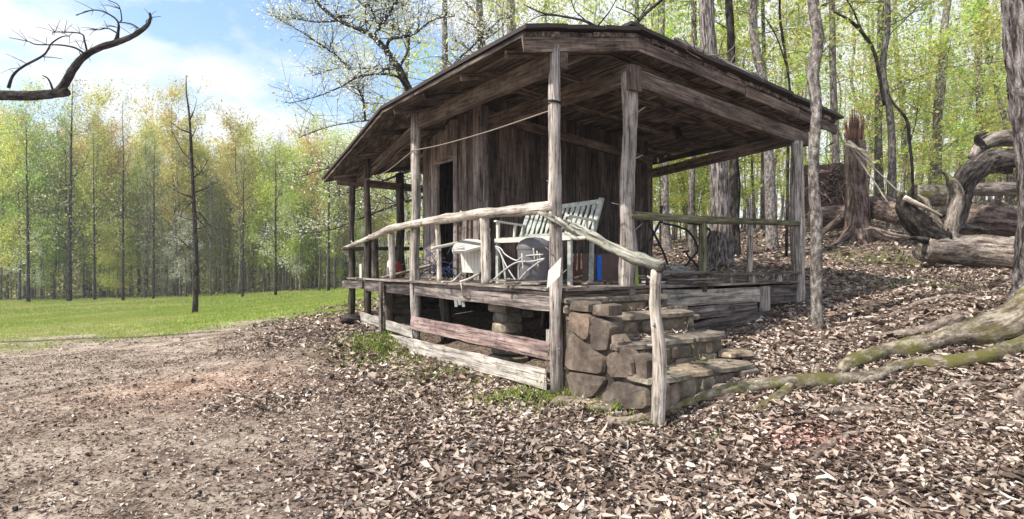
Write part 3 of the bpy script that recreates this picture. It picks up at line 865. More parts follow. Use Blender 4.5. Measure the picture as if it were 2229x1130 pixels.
for z in (0.30, 0.47, 0.64, 0.81):
    board('shade_skirt', W(6.12, 0.9, z), W(6.12, 5.0, z), 0.165, 0.03, M_rim, cabin, segs=4)
board('shade_skirt', W(-0.01, 1.6, .68), W(-0.01, 3.6, .72), 0.16, 0.03, M_rim, cabin, segs=4)
# props and stone piers in the dark below
for s, t, r0 in [(3.2, 0.45, .09), (4.9, .25, .08), (2.2, 1.6, .08), (5.6, 1.0, .08)]:
    post('prop', s, t, 0.1, 0.9, r0, r0, M_post_dark, stubs=0, n=6)

def stone(name, c, dx, dy, dz, ax, ay, mat, parent, jag=0.16, **k):
    """a rough block: box with its corners knocked about and an extra ring"""
    ax, ay = np.array(ax), np.array(ay); az = np.array([0, 0, 1.0])
    v = []
    c = np.array(c, float)
    r = rng
    ring = [(-1, -.75), (-.72, -1), (0.1, -1.05), (.75, -1), (1, -.7), (1.02, .1), (1, .72), (.7, 1), (-.1, 1.04), (-.75, 1), (-1, .7), (-1.03, 0)]
    off = 1 + (r.random(12) - .5) * jag * 1.5
    for lv, sc in ((-1, .9), (-.6, 1.02), (.62, 1.0), (1, .88)):
        for i, (a, b) in enumerate(ring):
            f = off[i] * sc * (1 + (r.random() - .5) * jag * 0.35)
            v.append(c + ax * a * f * dx / 2 + ay * b * f * dy / 2 + az * (lv * dz / 2 * (1 + (r.random() - .5) * jag * .6)))
    v.append(c - az * dz / 2); v.append(c + az * dz / 2)
    q = [(l * 12 + i, l * 12 + (i + 1) % 12, l * 12 + 12 + (i + 1) % 12, l * 12 + 12 + i) for l in range(3) for i in range(12)]
    t = [(48, (i + 1) % 12, i) for i in range(12)] + [(49, 36 + i, 36 + (i + 1) % 12) for i in range(12)]
    mb = MB().add(v, q, t)
    return put(name, mb, mat, parent, False, **k)

for s, t, n_ in [(1.39, .32, 5), (5.05, .5, 4), (3.3, 2.2, 4), (0.7, 3.0, 3)]:
    z = hz(*W(s, t, 0).xy) - 0.03
    pier = stone('stone_pier', W(s, t, z + .06), .42, .42, .14, U, V, M_stone2, cabin)
    top = 0.84; hh = (top - z - .14) / n_
    for k in range(n_):
        w_ = .30 + rng.random() * .08
        stone('stone', W(s + rng.normal() * .015, t + rng.normal() * .015, z + .14 + hh * (k + .5)), w_, w_, hh * .96, U, V, M_stone2, pier)

# cabin walls of upright boards
WT0, WT1, WS0, WS1 = 0.95, 4.76, 2.98, 4.98
def wall_row(a, b, fixed, along_s, z0, ztop, mat, skip=None, pick=None, wmin=.20, wmax=.31):
    p = a
    while p < b - 0.02:
        w_ = min(rng.uniform(wmin, wmax), b - p)
        mid = p + w_ / 2
        zb = z0
        if skip and skip[0] < mid < skip[1]: zb = skip[2]
        m_ = pick(mid) if pick else mat
        d = rng.uniform(-.006, .006)
        if along_s: P0, P1, up = W(mid, fixed + d, zb), W(mid, fixed + d, ztop(mid)), U
        else: P0, P1, up = W(fixed + d, mid, zb), W(fixed + d, mid, ztop(mid)), V
        board('wall_board', P0, P1, w_ - 0.004, 0.028, m_, cabin, up=up, segs=5, jit=0.004)
        p += w_
D0, D1 = 3.82, 4.38
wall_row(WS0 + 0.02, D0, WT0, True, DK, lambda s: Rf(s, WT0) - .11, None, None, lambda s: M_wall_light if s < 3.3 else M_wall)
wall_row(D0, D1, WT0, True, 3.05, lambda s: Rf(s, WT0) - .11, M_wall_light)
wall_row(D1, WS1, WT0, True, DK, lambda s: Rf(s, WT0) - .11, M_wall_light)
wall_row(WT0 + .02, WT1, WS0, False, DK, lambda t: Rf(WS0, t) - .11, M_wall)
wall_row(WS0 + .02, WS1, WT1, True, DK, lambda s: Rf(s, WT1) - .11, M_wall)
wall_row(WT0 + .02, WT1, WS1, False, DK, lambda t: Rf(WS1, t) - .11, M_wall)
board('corner_board', W(WS0 - .03, WT0 - .03, DK), W(WS0 - .03, WT0 - .03, 3.75), .17, .17, M_wall_light, cabin, up=U, segs=6, jit=.006)
board('corner_board', W(WS0 - .02, WT1 + .0, DK), W(WS0 - .02, WT1 + .0, 3.42), .13, .09, M_wall, cabin, up=V, segs=6, jit=.004)
board('trim_board', W(3.42, WT0 - .035, DK), W(3.42, WT0 - .035, 3.72), .13, .04, M_wall_light, cabin, up=U, segs=6, jit=.005)
board('trim_board', W(3.72, WT0 - .035, DK), W(3.72, WT0 - .035, 3.70), .12, .04, M_wall_light, cabin, up=U, segs=6, jit=.005)
door = board('door', W(D1 + .02, WT0 - 0.03, DK + .02), W(D1 + .02, WT0 - 0.03, 3.02), .12, .05, M_wall_light, cabin, up=U, segs=4)
board('door_header', W(D0 - .04, WT0 - .035, 3.09), W(D1 + .08, WT0 - .035, 3.09), .09, .035, M_wall_light, cabin, segs=3)
board('room_floor', W(WS0, (WT0 + WT1) / 2, DK - .02), W(WS1, (WT0 + WT1) / 2, DK - .02), .03, WT1 - WT0 - .06, M_wall, cabin, segs=1, jit=0)
board('splinter', W(2.86, .93, 2.3), W(2.80, .90, 2.75), .03, .012, M_wall_light, cabin, up=U, segs=2)
board('splinter', W(2.88, .90, 1.9), W(2.86, .91, 2.5), .02, .012, M_skirt, cabin, up=U, segs=2)

# railings
def pole(name, pts, rad, mat, parent=cabin, sides=10, n=None, rough=0.14, stubs=0):
    mb = MB()
    P, R = tube(mb, pts, rad, sides, n or max(8, len(pts) * 5), rough)
    for _ in range(stubs):
        k = int(rng.integers(1, len(P) - 1)); d = rng.normal(size=3); d /= np.linalg.norm(d)
        tube(mb, [P[k], P[k] + d * (R[k] + rng.uniform(.015, .05))], [R[k] * .35, R[k] * .2], 5, 2)
    return put(name, mb, mat, parent, True)
rl = [W(-.04, -.08, 1.90), W(.6, -.09, 1.905), W(1.34, -.08, 1.925), W(2.4, -.09, 1.92), W(3.33, -.10, 1.90), W(4.18, -.08, 1.87), W(4.75, -.06, 1.80), W(5.28, -.07, 1.735), W(6.1, -.05, 1.64), W(6.45, -.04, 1.60)]
pole('rail', rl, [.062, .066, .06, .058, .058, .05, .045, .04, .042], M_pole, n=46, rough=.2, stubs=14)
pole('rail', [W(6.05, -.2, 1.60), W(6.05, 2.0, 1.63), W(6.05, 4.6, 1.66)], [.035, .04], M_post_dark)
pole('rail', [W(-.03, 1.04, 1.865), W(-.04, 2.3, 1.87), W(-.04, 3.6, 1.90), W(-.05, 5.0, 1.92)], [.05, .048, .04], M_rail_green, n=20)
pole('rail_post', [W(1.34, -.02, DK), W(1.34, -.03, 1.5), W(1.34, -.05, 1.88)], [.072, .055, .058], M_pole, rough=.2, stubs=3)
pole('rail_post', [W(2.58, 0, DK), W(2.58, -.01, 1.5), W(2.58, -.04, 1.9)], [.042, .036, .036], M_pole, stubs=3)
pole('rail_post', [W(4.18, 0, DK), W(4.18, -.03, 1.85)], [.055, .05], M_pole, stubs=1)
pole('rail_post', [W(4.96, .02, DK), W(4.96, .01, 1.5), W(4.94, 0, 1.78)], [.06, .05], M_post_dark, stubs=3)
pole('rail_post', [W(-.03, 2.36, DK - .1), W(-.03, 2.36, 1.84)], [.055, .045], M_rail_green, stubs=1)
pole('rail_post', [W(.0, 3.43, DK), W(-.01, 3.45, 1.7), W(.03, 3.47, 2.22)], [.04, .036, .032], M_post, stubs=5)
pole('rail_post', [W(.05, 1.42, DK), W(.05, 1.42, 1.82)], [.02, .018], M_post_dark)

# ---------------------------------------------------------------- stone steps
steps = empty('stone_steps', W(-.6, .6, 0), 'short flight of mortared fieldstone steps leading up to the porch corner', 'steps')
def side(px, py, t=0.0):
    rho = (px - CX) / F
    a = A0 + V * t
    s = (a.x - rho * a.y) / (-U.x + rho * U.y)
    p = W(s, t, 0)
    return s, CZ - (py - HY) / F * p.y
def side_stone(poly, th=0.16, proud=0.0, mat=M_stone):
    P = [side(*p) for p in poly]
    n0 = len(P)
    cs = sum(p[0] for p in P) / n0; cz = sum(p[1] for p in P) / n0
    # more rim points, slightly irregular, rounded toward the face
    rim = []
    for i in range(n0):
        a, b = P[i], P[(i + 1) % n0]
        for f in (0.12, 0.5, 0.88):
            rim.append((a[0] + (b[0] - a[0]) * f + rng.normal() * .004, a[1] + (b[1] - a[1]) * f + rng.normal() * .004))
    m_ = len(rim); v = []
    for k, (sc, tt) in enumerate(((1.0, th), (1.0, 0.02 - proud), (0.93, -0.012 - proud))):
        for a, b in rim:
            v.append(tuple(W(cs + (a - cs) * sc * .97, tt + (rng.normal() * .003 if k else 0), cz + (b - cz) * sc * .985)))
    v.append(tuple(W(cs, -0.02 - proud, cz))); v.append(tuple(W(cs, th, cz)))
    q = [(l * m_ + i, l * m_ + m_ + i, l * m_ + m_ + (i + 1) % m_, l * m_ + (i + 1) % m_) for l in range(2) for i in range(m_)]
    t = [(2 * m_ + i, 3 * m_, 2 * m_ + (i + 1) % m_) for i in range(m_)] + [(i, (i + 1) % m_, 3 * m_ + 1) for i in range(m_)]
    return put('stone', MB().add(v, q, t), mat, steps)
for poly in [[(1239, 677), (1285, 684), (1285, 726), (1276, 744), (1239, 716)],
             [(1288, 687), (1331, 705), (1326, 765), (1297, 765), (1285, 751)],
             [(1241, 721), (1306, 771), (1317, 779), (1315, 818), (1227, 804), (1230, 758)],
             [(1228, 808), (1315, 820), (1317, 836), (1292, 866), (1242, 866)],
             [(1320, 772), (1352, 756), (1377, 787), (1380, 818), (1370, 824), (1331, 824), (1320, 804)],
             [(1310, 858), (1335, 829), (1384, 840), (1412, 842), (1416, 892), (1335, 892), (1313, 880)],
             [(1380, 770), (1410, 780), (1412, 835), (1388, 832)],
             [(1242, 655), (1287, 659), (1285, 682), (1239, 675)],
             [(1290, 662), (1330, 664), (1328, 690), (1290, 684)],
             [(1333, 725), (1350, 750), (1330, 768)],
             [(1418, 838), (1432, 842), (1432, 905), (1420, 905)]]:
    side_stone(poly)
# mortar core: three stepped blocks
def block(name, s0, s1, t0, t1, z0, z1, mat, par, jag=.03):
    c = W((s0 + s1) / 2, (t0 + t1) / 2, (z0 + z1) / 2)
    return stone(name, c, abs(s1 - s0), t1 - t0, z1 - z0, U, V, mat, par, jag)
prof = [(-1.24, -.86, .29), (-.88, -.50, .52), (-.52, -.10, .75), (-.16, -.06, .92)]
for a, b, z in prof:
    v, q = box_pts(W((a - .0 + .0) / 2, .78, (z - .25) / 2), U * (abs(a) / 2), V * .74, Vector((0, 0, (z + .25) / 2)))
    put('mortar_core', MB().add(v, q), M_mortar, steps)
wd = [1.5, 1.48, 1.55, 1.5]
tz = [.33, .575, .80, .965]
for k, (a, b, z) in enumerate(prof):
    # tread slabs
    t = 0.0
    n_ = 2 if k < 3 else 2
    e = wd[k]
    splits = sorted([0.0, e] + [e * (i + 1) / (n_ + 1) + rng.uniform(-.12, .12) for i in range(n_)])
    for i in range(len(splits) - 1):
        t0, t1 = splits[i], splits[i + 1] - .012
        dep = (.42 if k < 3 else .22)
        cs = a + dep / 2 - .035 + rng.uniform(-.02, .02)
        stone('tread_stone', W(cs, (t0 + t1) / 2, tz[k] - .035), dep, (t1 - t0), .062, U, V, M_stone2, steps, .24)
    # riser stones under each tread
    z0 = (tz[k - 1] - .07 if k else -.1); z1 = tz[k] - .075
    zs = [z0, (z0 + z1) / 2 + rng.uniform(-.02, .02), z1]
    for za, zb in zip(zs[:-1], zs[1:]):
        t = 0.03
        while t < e - .12:
            w_ = min(rng.uniform(.16, .46), e - .04 - t)
            stone('stone', W(a + .045 + rng.uniform(-.025, .02), t + w_ / 2, (za + zb) / 2), .13, w_ - .012, zb - za - .008, U, V, [M_stone, M_stone, M_stone2][int(rng.integers(3))], steps, .24)
            t += w_
for s_, t_, z_, w_, d_ in [(-.95, 1.62, .36, .34, .26), (-.62, 1.64, .53, .30, .26), (-.35, 1.66, .70, .26, .2), (-1.25, 1.35, .24, .36, .2), (-.15, 1.66, .80, .3, .2), (-1.38, .95, .16, .3, .16)]:
    stone('tread_stone', W(s_, t_, z_), d_, w_, .06, U, V, M_stone2, steps, .35)
# handrail of the steps: a peeled newel pole and a lichen covered branch
hr = empty('step_handrail', W(-1.33, 0, hz(*W(-1.33, 0, 0).xy)), 'crooked lichen-covered branch handrail on a peeled pole beside the stone steps', 'handrail')
pole('newel_post', [W(-1.31, .0, -.12), W(-1.335, .0, .5), W(-1.30, -.02, .95), W(-1.33, -.035, 1.27)], [.058, .055, .048, .044], M_pole, hr, rough=.14, n=18, stubs=5, sides=12)
pole('handrail', [W(.02, -.12, 1.80), W(-.22, -.10, 1.70), W(-.5, -.09, 1.61), W(-.95, -.07, 1.42), W(-1.4, -.045, 1.285)], [.04, .05, .048, .046, .048], M_lichen, hr, rough=.35, n=26, stubs=10)
pole('side_branch', [W(.12, -.16, 1.84), W(-.10, -.13, 1.78), W(-.28, -.15, 1.70), W(-.45, -.18, 1.62)], [.022, .03, .022, .012], M_lichen, hr, rough=.4, n=14, stubs=7)
pole('side_branch', [W(-.25, -.12, 1.62), W(-.42, -.14, 1.56), W(-.62, -.12, 1.56)], [.012, .016, .012], M_lichen, hr, rough=.4, n=10, stubs=3)

# clothes line strung between porch posts
mb = MB()
tube(mb, [W(0, -.07, 2.90), W(1.2, -.07, 2.905), W(2.4, -.07, 2.945), W(3.33, -.08, 3.01)], [.008, .008], 5, 22)
tube(mb, [W(3.33, -.08, 2.99), W(4.3, -.06, 2.83), W(5.28, -.06, 2.80)], [.006, .006], 5, 10)
put('clothes_line', mb, M_rope, None, True, label='thin line strung from the front corner post to the posts left of it', cat='line')
mb = MB()
for dz in (0, .012):
    c = W(0, -.05, 2.965 + dz)
    tube(mb, [(c.x + .077 * math.cos(a), c.y + .077 * math.sin(a), c.z + .01 * math.sin(a * 2)) for a in np.linspace(0, 6.28, 13)], [.006, .006], 4, 14)
put('wire_loop', mb, M_black, None, True, label='dark wire wound round the front corner post above the clothes line', cat='wire')

# ================================================================ THINGS ON THE PORCH
def bar(name, p, q, w, h, mat, parent, up=(0, 0, 1), **k):
    return board(name, p, q, h, w, mat, parent, up=up, segs=k.pop('segs', 2), jit=k.pop('jit', .001), **k)

# slatted bench, its right end towards the camera
bL, bR = at(1078, 520, 7.45), at(1243, 520, 6.62)
bL.z = 1.63; bR.z = 1.60
bx = (bR - bL); blen = bx.length; bx.normalize()
by = Vector((-bx.y, bx.x, 0)).normalized()
if by.y < 0: by = -by
bz = Vector((0, 0, 1))
bench = empty('porch_bench', (bL + bR) / 2 - bz * .57, 'faded pale green slatted wooden bench with fretwork back on the porch floor', 'bench')
def BP(x, y, z): return bL + bx * x + by * y + bz * (z + x * 0.03)
bar('front_rail', BP(0, 0, -.02), BP(blen, 0, -.02), .03, .055, M_white, bench)
for k in range(5):
    bar('seat_slat', BP(0, .06 + k * .085, .01), BP(blen, .06 + k * .085, .01), .07, .018, M_benchw, bench)
bar('back_bottom_rail', BP(0.02, .46, .05), BP(blen - .02, .46, .05), .03, .05, M_benchw, bench)
bar('back_top_rail', BP(.05, .56, .40), BP(blen + .05, .56, .44), .03, .055, M_benchw, bench)
ns = 15
for k in range(ns):
    f = (k + .7) / ns
    x = f * blen
    lo, hi = BP(x, .46, .07), BP(x + .05, .56, .38 + .04 * f)
    wd_ = .055 if k % 4 else .035
    if k % 4 in (1, 3):     # shaped splat: narrow - wide - narrow
        mid = lo.lerp(hi, .45); up_ = lo.lerp(hi, .8)
        mb = MB()
        prof_ = [(0, .03), (.12, .034), (.3, .06), (.45, .064), (.6, .04), (.72, .03), (.82, .055), (.92, .055), (1, .03)]
        v = []
        for f_, w_ in prof_:
            c = lo.lerp(hi, f_)
            for sx, sy in ((-1, -1), (1, -1), (1, 1), (-1, 1)):
                v.append(tuple(c + bx * sx * w_ / 2 + by * sy * .008))
        q = [(a * 4 + j, a * 4 + (j + 1) % 4, a * 4 + 4 + (j + 1) % 4, a * 4 + 4 + j) for a in range(len(prof_) - 1) for j in range(4)]
        put('back_slat', mb.add(v, q), M_benchw, bench)
    else:
        bar('back_slat', lo, hi, .016, wd_, M_benchw, bench, up=bx)
for x, o in ((0.03, 0), (blen - .03, .0)):
    bar('back_post', BP(x, .44, -.57 if True else 0), BP(x, .46, .0), .04, .045, M_benchw, bench, up=bx)
    bar('back_post', BP(x, .46, .0), BP(x + .06, .58, .48 if x > .5 else .42), .035, .06, M_benchw, bench, up=bx)
    bar('front_leg', BP(x, .02, -.57), BP(x, .02, -.045), .04, .045, M_benchw, bench, up=bx)
    bar('arm_support', BP(x, .02, .01), BP(x, .02, .22), .03, .04, M_white, bench, up=bx)
    bar('armrest', BP(x, -.03, .235), BP(x + .03, .50, .20), .05, .022, M_white, bench)
    bar('arm_strut', BP(x, .33, .01), BP(x + .02, .33, .20), .025, .03, M_white, bench, up=bx)

# round-topped grey tub
tubc = at(1163, 600, 6.86); tubc.z = DK
def lathe(name, c, prof, mat, parent=None, n=20, **k):
    v = [(c.x + r * math.cos(a), c.y + r * math.sin(a), c.z + z) for r, z in prof for a in np.linspace(0, 2 * math.pi, n, endpoint=False)]
    q = [(l * n + i, l * n + (i + 1) % n, l * n + n + (i + 1) % n, l * n + n + i) for l in range(len(prof) - 1) for i in range(n)]
    return put(name, MB().add(v, q), mat, parent, True, **k)
tub = empty('grey_tub', tubc, 'dull grey dome-topped round drum standing in front of the bench', 'drum')
lathe('drum_body', tubc, [(.0, 0), (.165, 0), (.175, .02), (.195, .25), (.205, .44)], M_greyp, tub)
lathe('lid', tubc + Vector((0, 0, .44)), [(.209, -.02), (.214, 0), (.205, .03), (.17, .085), (.10, .12), (.0, .135)], M_greyp, tub)

# bare folding frame of pale tubes in front of it
fr = empty('folding_frame', at(1125, 590, 6.72), 'bare bent frame of thin pale metal tubes lying in front of the grey drum', 'frame')
def rod(name, pts, r0, mat, par, n=None, sides=6):
    mb = MB(); tube(mb, pts, [r0, r0], sides, n or max(6, 4 * len(pts))); return put(name, mb, mat, par, True)
def dk(px, Y): p = at(px, 600, Y); p.z = DK + .015; return p
rod('tube', [dk(1066, 6.98), at(1098, 588, 6.85), at(1126, 571, 6.75), at(1158, 569, 6.6), at(1185, 563, 6.5)], .011, M_chrome, fr)
rod('tube', [dk(1122, 6.75), at(1150, 588, 6.65), at(1185, 563, 6.5)], .011, M_chrome, fr)
rod('tube', [at(1078, 536, 7.0), at(1090, 541, 6.95), at(1100, 554, 6.9), at(1124, 567, 6.8), at(1140, 558, 6.72), at(1182, 554, 6.55)], .009, M_chrome, fr)
rod('tube', [at(1084, 540, 6.98), at(1104, 582, 6.85), dk(1128, 6.75)], .009, M_chrome, fr)
rod('tube', [at(1080, 538, 7.0), at(1094, 560, 6.98), dk(1102, 6.95)], .016, M_benchw, fr)
for x, a, b in ((1137, 552, 588), (1162, 540, 566), (1170, 546, 582), (1175, 551, 570)):
    rod('cross_bar', [at(x - 1, a, 6.62), at(x + 2, b, 6.64)], .009, M_white, fr)

# white chair tipped on its back
ch = empty('tipped_chair', at(1028, 600, 7.6), 'cream-white garden chair tipped on to its back on the porch floor', 'chair')
TL, TR, BRr, BLl = at(1002, 543, 7.85), at(1049, 541, 7.55), at(1049, 592, 7.55), at(1007, 590, 7.85)
for k in range(6):
    f0, f1 = k / 6 + .01, (k + 1) / 6 - .015
    top, bot = TL.lerp(TR, (f0 + f1) / 2), BLl.lerp(BRr, (f0 + f1) / 2)
    bar('seat_slat', bot, top, .016, (TR - TL).length / 6 * .84, M_white, ch, up=(TR - TL).normalized())
bar('seat_edge', BLl, BRr, .03, .035, M_white, ch)
bar('seat_edge', TR + Vector((0, 0, .0)), BRr, .035, .03, M_white, ch, up=(1, 0, 0))
def slab(name, pts, th, mat, par):
    n0 = len(pts)
    v = [tuple(p) for p in pts] + [tuple(p - Vector((0, 0, th))) for p in pts]
    c0 = sum(pts, Vector()) / n0
    v += [tuple(c0), tuple(c0 - Vector((0, 0, th)))]
    q = [(i, n0 + i, n0 + (i + 1) % n0, (i + 1) % n0) for i in range(n0)]
    t = [(2 * n0, i, (i + 1) % n0) for i in range(n0)] + [(2 * n0 + 1, n0 + (i + 1) % n0, n0 + i) for i in range(n0)]
    return put(name, MB().add(v, q, t), mat, par)
slab('side_panel', [at(x, y, Y) for x, y, Y in [(984, 541, 7.35), (986, 547, 7.3), (1010, 546, 7.38), (1054, 535, 7.5), (1054, 526, 7.8), (1040, 521, 7.95), (1018, 520, 8.05), (1000, 524, 8.0), (990, 531, 7.8)]], .03, M_white, ch)
rod('leg', [at(1000, 528, 7.9), at(968, 535, 7.75), at(940, 541, 7.6)], .024, M_white, ch)
rod('leg', [at(990, 543, 7.4), at(1010, 540, 7.45)], .020, M_white, ch)
rod('leg', [BLl, dk(985, 7.75), dk(962, 7.55)], .015, M_white, ch, n=8)
rod('leg', [BRr, at(1024, 606, 7.35), at(1001, 614, 7.28)], .016, M_white, ch, n=8)

# white sheet fixed to the corner post
P4 = [at(1190, 629, 5.72), at(1194, 589, 5.73), at(1222, 560, 5.74), at(1219, 601, 5.73)]
v = [tuple(p) for p in P4] + [tuple(p + Vector((0, .012, 0))) for p in P4]
put('white_panel', MB().add(v, [(0, 3, 2, 1), (4, 5, 6, 7), (0, 1, 5, 4), (1, 2, 6, 5), (2, 3, 7, 6), (3, 0, 4, 7)]), M_paper, None,
    label='small blank white slanted panel fixed to the front corner post above the steps', cat='panel')

# brown locker with blue uprights against the front wall
lc = empty('brown_locker', W(2.2, 1.75, DK), 'brown storage locker with two blue upright straps against the dark cabin wall', 'locker')
l0, l1 = at(1250, 590, 7.7), at(1368, 590, 8.35)
for k, (f0, f1, m_) in enumerate([(0, .30, M_brown), (.31, .66, M_brown), (.67, 1, M_brown)]):
    a, b = l0.lerp(l1, f0), l0.lerp(l1, f1)
    a.z = b.z = DK + .20
    board('door_panel', a, b, .38, .30, m_, lc, segs=1, jit=0)
for px, lean in ((1283, .0), (1338, .03)):
    f = (px - 1250) / 118
    a = l0.lerp(l1, f); dn = Vector((.579, -.815, 0)) * .17
    board('strap', Vector((a.x, a.y, DK + .01)) + dn, Vector((a.x + lean * 2, a.y, DK + .37)) + dn, .075, .02, M_blue, lc, up=V, segs=1, jit=0)
a = l0.lerp(l1, .80) + Vector((.579, -.815, 0)) * .17
for z in (.06, .34):
    board('strap', Vector((a.x - .10, a.y - .05, DK + z)), Vector((a.x + .10, a.y + .09, DK + z)), .04, .02, M_blue, lc, segs=1, jit=0)
p = at(1244, 575, 7.55); p.z = DK
board('red_board', p, p + Vector((0.01, 0, .28)), .07, .02, M_red, None, up=V, segs=1, jit=0.002, label='narrow dark red board leaning beside the brown locker', cat='board')
p = W(-.02, 1.19, DK)
mbp = at(1386, 618, 6.60); mbp.z = DK
board('lime_board', mbp, mbp + Vector((-.012, .02, .26)), .055, .02, M_lime, None, up=V, segs=2, jit=0.003, label='short yellow-green painted board leaning on the second front post', cat='board')
p = W(5.55, -.02, DK)
board('cream_board', p, p + Vector((0, 0, .25)), .10, .02, M_white, None, up=U, segs=2, jit=0.002, label='short upright cream-white board at the far left porch edge', cat='board')
# small red and pale cloth bundle behind the rail, left
bc = W(5.3, .55, DK)
bun = empty('cloth_bundle', bc, 'small red and pale pink cloth bundle on the far left end of the porch', 'bundle')
lathe('red_cloth', bc + Vector((.05, 0, 0)), [(0, 0), (.09, 0), (.11, .08), (.08, .20), (.05, .27), (0, .30)], M_red, bun, 9)
lathe('pale_cloth', bc + Vector((-.12, 0, 0)), [(0, 0), (.05, 0), (.05, .16), (.03, .30), (0, .34)], M_paper, bun, 8)

# tangle of blue-grey netting by the wall
mb = MB()
nc = W(3.75, .62, DK + .02)
for k in range(70):
    a = rng.random() * 6.28; L = rng.uniform(.1, .35)
    c = Vector(nc) + U * rng.normal(0, .33) + V * rng.normal(0, .05)
    h = abs(rng.normal(0, .16))
    pts = [c + Vector((0, 0, h)), c + Vector((math.cos(a) * L * .5, math.sin(a) * L * .2, h + rng.uniform(0, .12))), c + Vector((math.cos(a) * L, math.sin(a) * L * .3, max(.0, h - rng.uniform(-.05, .12))))]
    tube(mb, pts, [.006, .005], 4, 6)
put('wire_netting', mb, M_net, None, True, label='loose tangle of blue-grey wire netting heaped by the cabin doorway', cat='netting')
mb = MB(); c0 = W(4.85, .25, DK + .02)
slab_pts = [c0, W(4.2, .12, DK + .05), W(3.5, .3, DK + .22), W(3.6, .5, DK + .25), W(4.3, .5, DK + .12)]
board('leaning_plank', W(4.75, .12, DK + .03), W(3.55, .42, DK + .24), .02, .16, M_skirt, None, segs=3, label='grey plank propped on the wire netting left of the doorway', cat='plank')

# black bent iron chair frame on the right part of the porch
ir = empty('iron_frame', at(1465, 600, 7.9), 'black bent iron chair frame with crossed legs, standing behind the mossy rail', 'chair frame')
Yk = 7.9
def rr(pts, r0=.016): rod('iron_bar', [at(x, y, Yk + d) for x, y, d in pts], r0, M_black, ir, n=len(pts) * 5)
rr([(1408, 478, 0), (1424, 508, 0), (1444, 550, 0), (1458, 588, 0)])
rr([(1442, 470, .1), (1424, 508, .1), (1402, 540, .1), (1386, 560, .1)])
rr([(1443, 486, 0), (1470, 492, 0), (1496, 502, 0), (1512, 522, 0), (1519, 545, 0), (1506, 562, 0), (1490, 582, 0)])
rr([(1494, 550, 0), (1500, 560, 0), (1512, 572, .05), (1524, 588, .1)])
rr([(1497, 486, .3), (1520, 489, .3), (1536, 495, .3), (1546, 503, .3), (1543, 513, .3), (1536, 524, .3)])
rr([(1440, 448, .05), (1439, 462, .05), (1441, 486, .05)], .02)
rr([(1486, 548, 0), (1500, 547, .0)])

# scrap boards and sticks piled on the porch floor
def scrap(px, Y, L, ang, z, w, h, mat, lab, grp, cat='board'):
    c = at(px, 600, Y); c.z = DK + z
    d = Vector((math.cos(ang), math.sin(ang), rng.uniform(-.05, .05))) * L / 2
    board('scrap_board' if h > .012 else 'scrap_lath', c - d, c + d, h, w, mat, None, segs=3, jit=.003, label=lab, cat=cat, group=grp)
for k in range(16):
    scrap(rng.uniform(1420, 1545), rng.uniform(7.0, 7.9), rng.uniform(.4, 1.0), rng.uniform(-.3, .7), .02 + k * .009, rng.uniform(.04, .1), rng.uniform(.015, .025),
          [M_skirt, M_deck, M_rim][k % 3], 'weathered scrap board piled on the porch floor below the mossy rail', 'scrap boards piled on the right of the porch')
for k in range(10):
    scrap(rng.uniform(1105, 1205), rng.uniform(6.3, 6.9), rng.uniform(.25, .6), rng.uniform(-.8, .3), .015 + k * .006, rng.uniform(.03, .07), .018,
          [M_skirt, M_deck][k % 2], 'broken board scrap lying on the porch floor below the grey drum', 'broken board scraps at the front porch edge')
for k in range(5):
    scrap(rng.uniform(1230, 1330), rng.uniform(6.7, 7.2), rng.uniform(.5, .9), rng.uniform(.4, .7), .015 + k * .006, rng.uniform(.05, .1), .02,
          M_deck, 'flat loose plank lying between the porch posts behind the steps', 'loose planks behind the steps')
sc = at(1478, 578, 7.5)
mb = MB()
for k in range(7):
    rx = rng.uniform(.08, .2)
    tube(mb, [(sc.x + rx * math.cos(a) , sc.y + rx * .5 * math.sin(a), DK + .12 + .06 * math.sin(a + k) + k * .012) for a in np.linspace(0, 5.2, 9)], [.006, .006], 4, 12)
put('wire_coil', mb, M_chrome, None, True, label='loose coil of pale wire on the scrap board pile', cat='wire')
# hanging scrap under the porch edge
hs = empty('hanging_slats', at(1000, 655, 7.35), 'small pale broken slats hanging under the porch rim board', 'slats')
for x, a, b in ((992, 652, 668), (1000, 650, 664), (1008, 648, 668)):
    bar('slat', at(x, a, 7.45), at(x + 1, b, 7.45), .012, .04, M_benchw, hs, up=(1, 0, 0))
rod('string', [at(1003, 616, 7.2), at(1006, 632, 7.2), at(1009, 648, 7.42)], .008, M_white, hs)
# short dark log at the porch's far corner
lp = gp(772, 706)
mb = MB(); tube(mb, [(lp.x - .22, lp.y - .05, lp.z + .075), (lp.x + .32, lp.y + .1, lp.z + .085)], [.085, .08], 12, 5, .05)
put('short_log', mb, M_bark_dark, None, True, label='short dark log lying on the ground at the far left porch corner', cat='log')
# stones by the steps
for px, py, sx, lab in [(1213, 833, .14, 'upright grey stone wedged between corner post foot and steps'), (1448, 800, .09, 'small pale loose stone on the lowest step')]:
    if px == 1448:
        s_, t_ = -1.0, .38; c = W(s_, t_, .375)
    else: c = gp(px, py + 25); c.z += .08
    stone('loose_stone', c, sx, sx * .7, sx * (1.5 if px < 1300 else .6), U, V, M_stone if px < 1300 else M_white, None, .3, label=lab, cat='stone')
for px, py, w_, lab in [(1265, 880, .5, 'flat stone slab sunk in the ground left of the newel pole'), (1330, 893, .3, 'small flat stone in the leaves below the steps')]:
    c = gp(px, py); stone('flat_stone', c + Vector((0, 0, .01)), w_, .16, .06, (.9, -.42, 0), (.42, .9, 0), M_stone2, None, .3, label=lab, cat='stone')

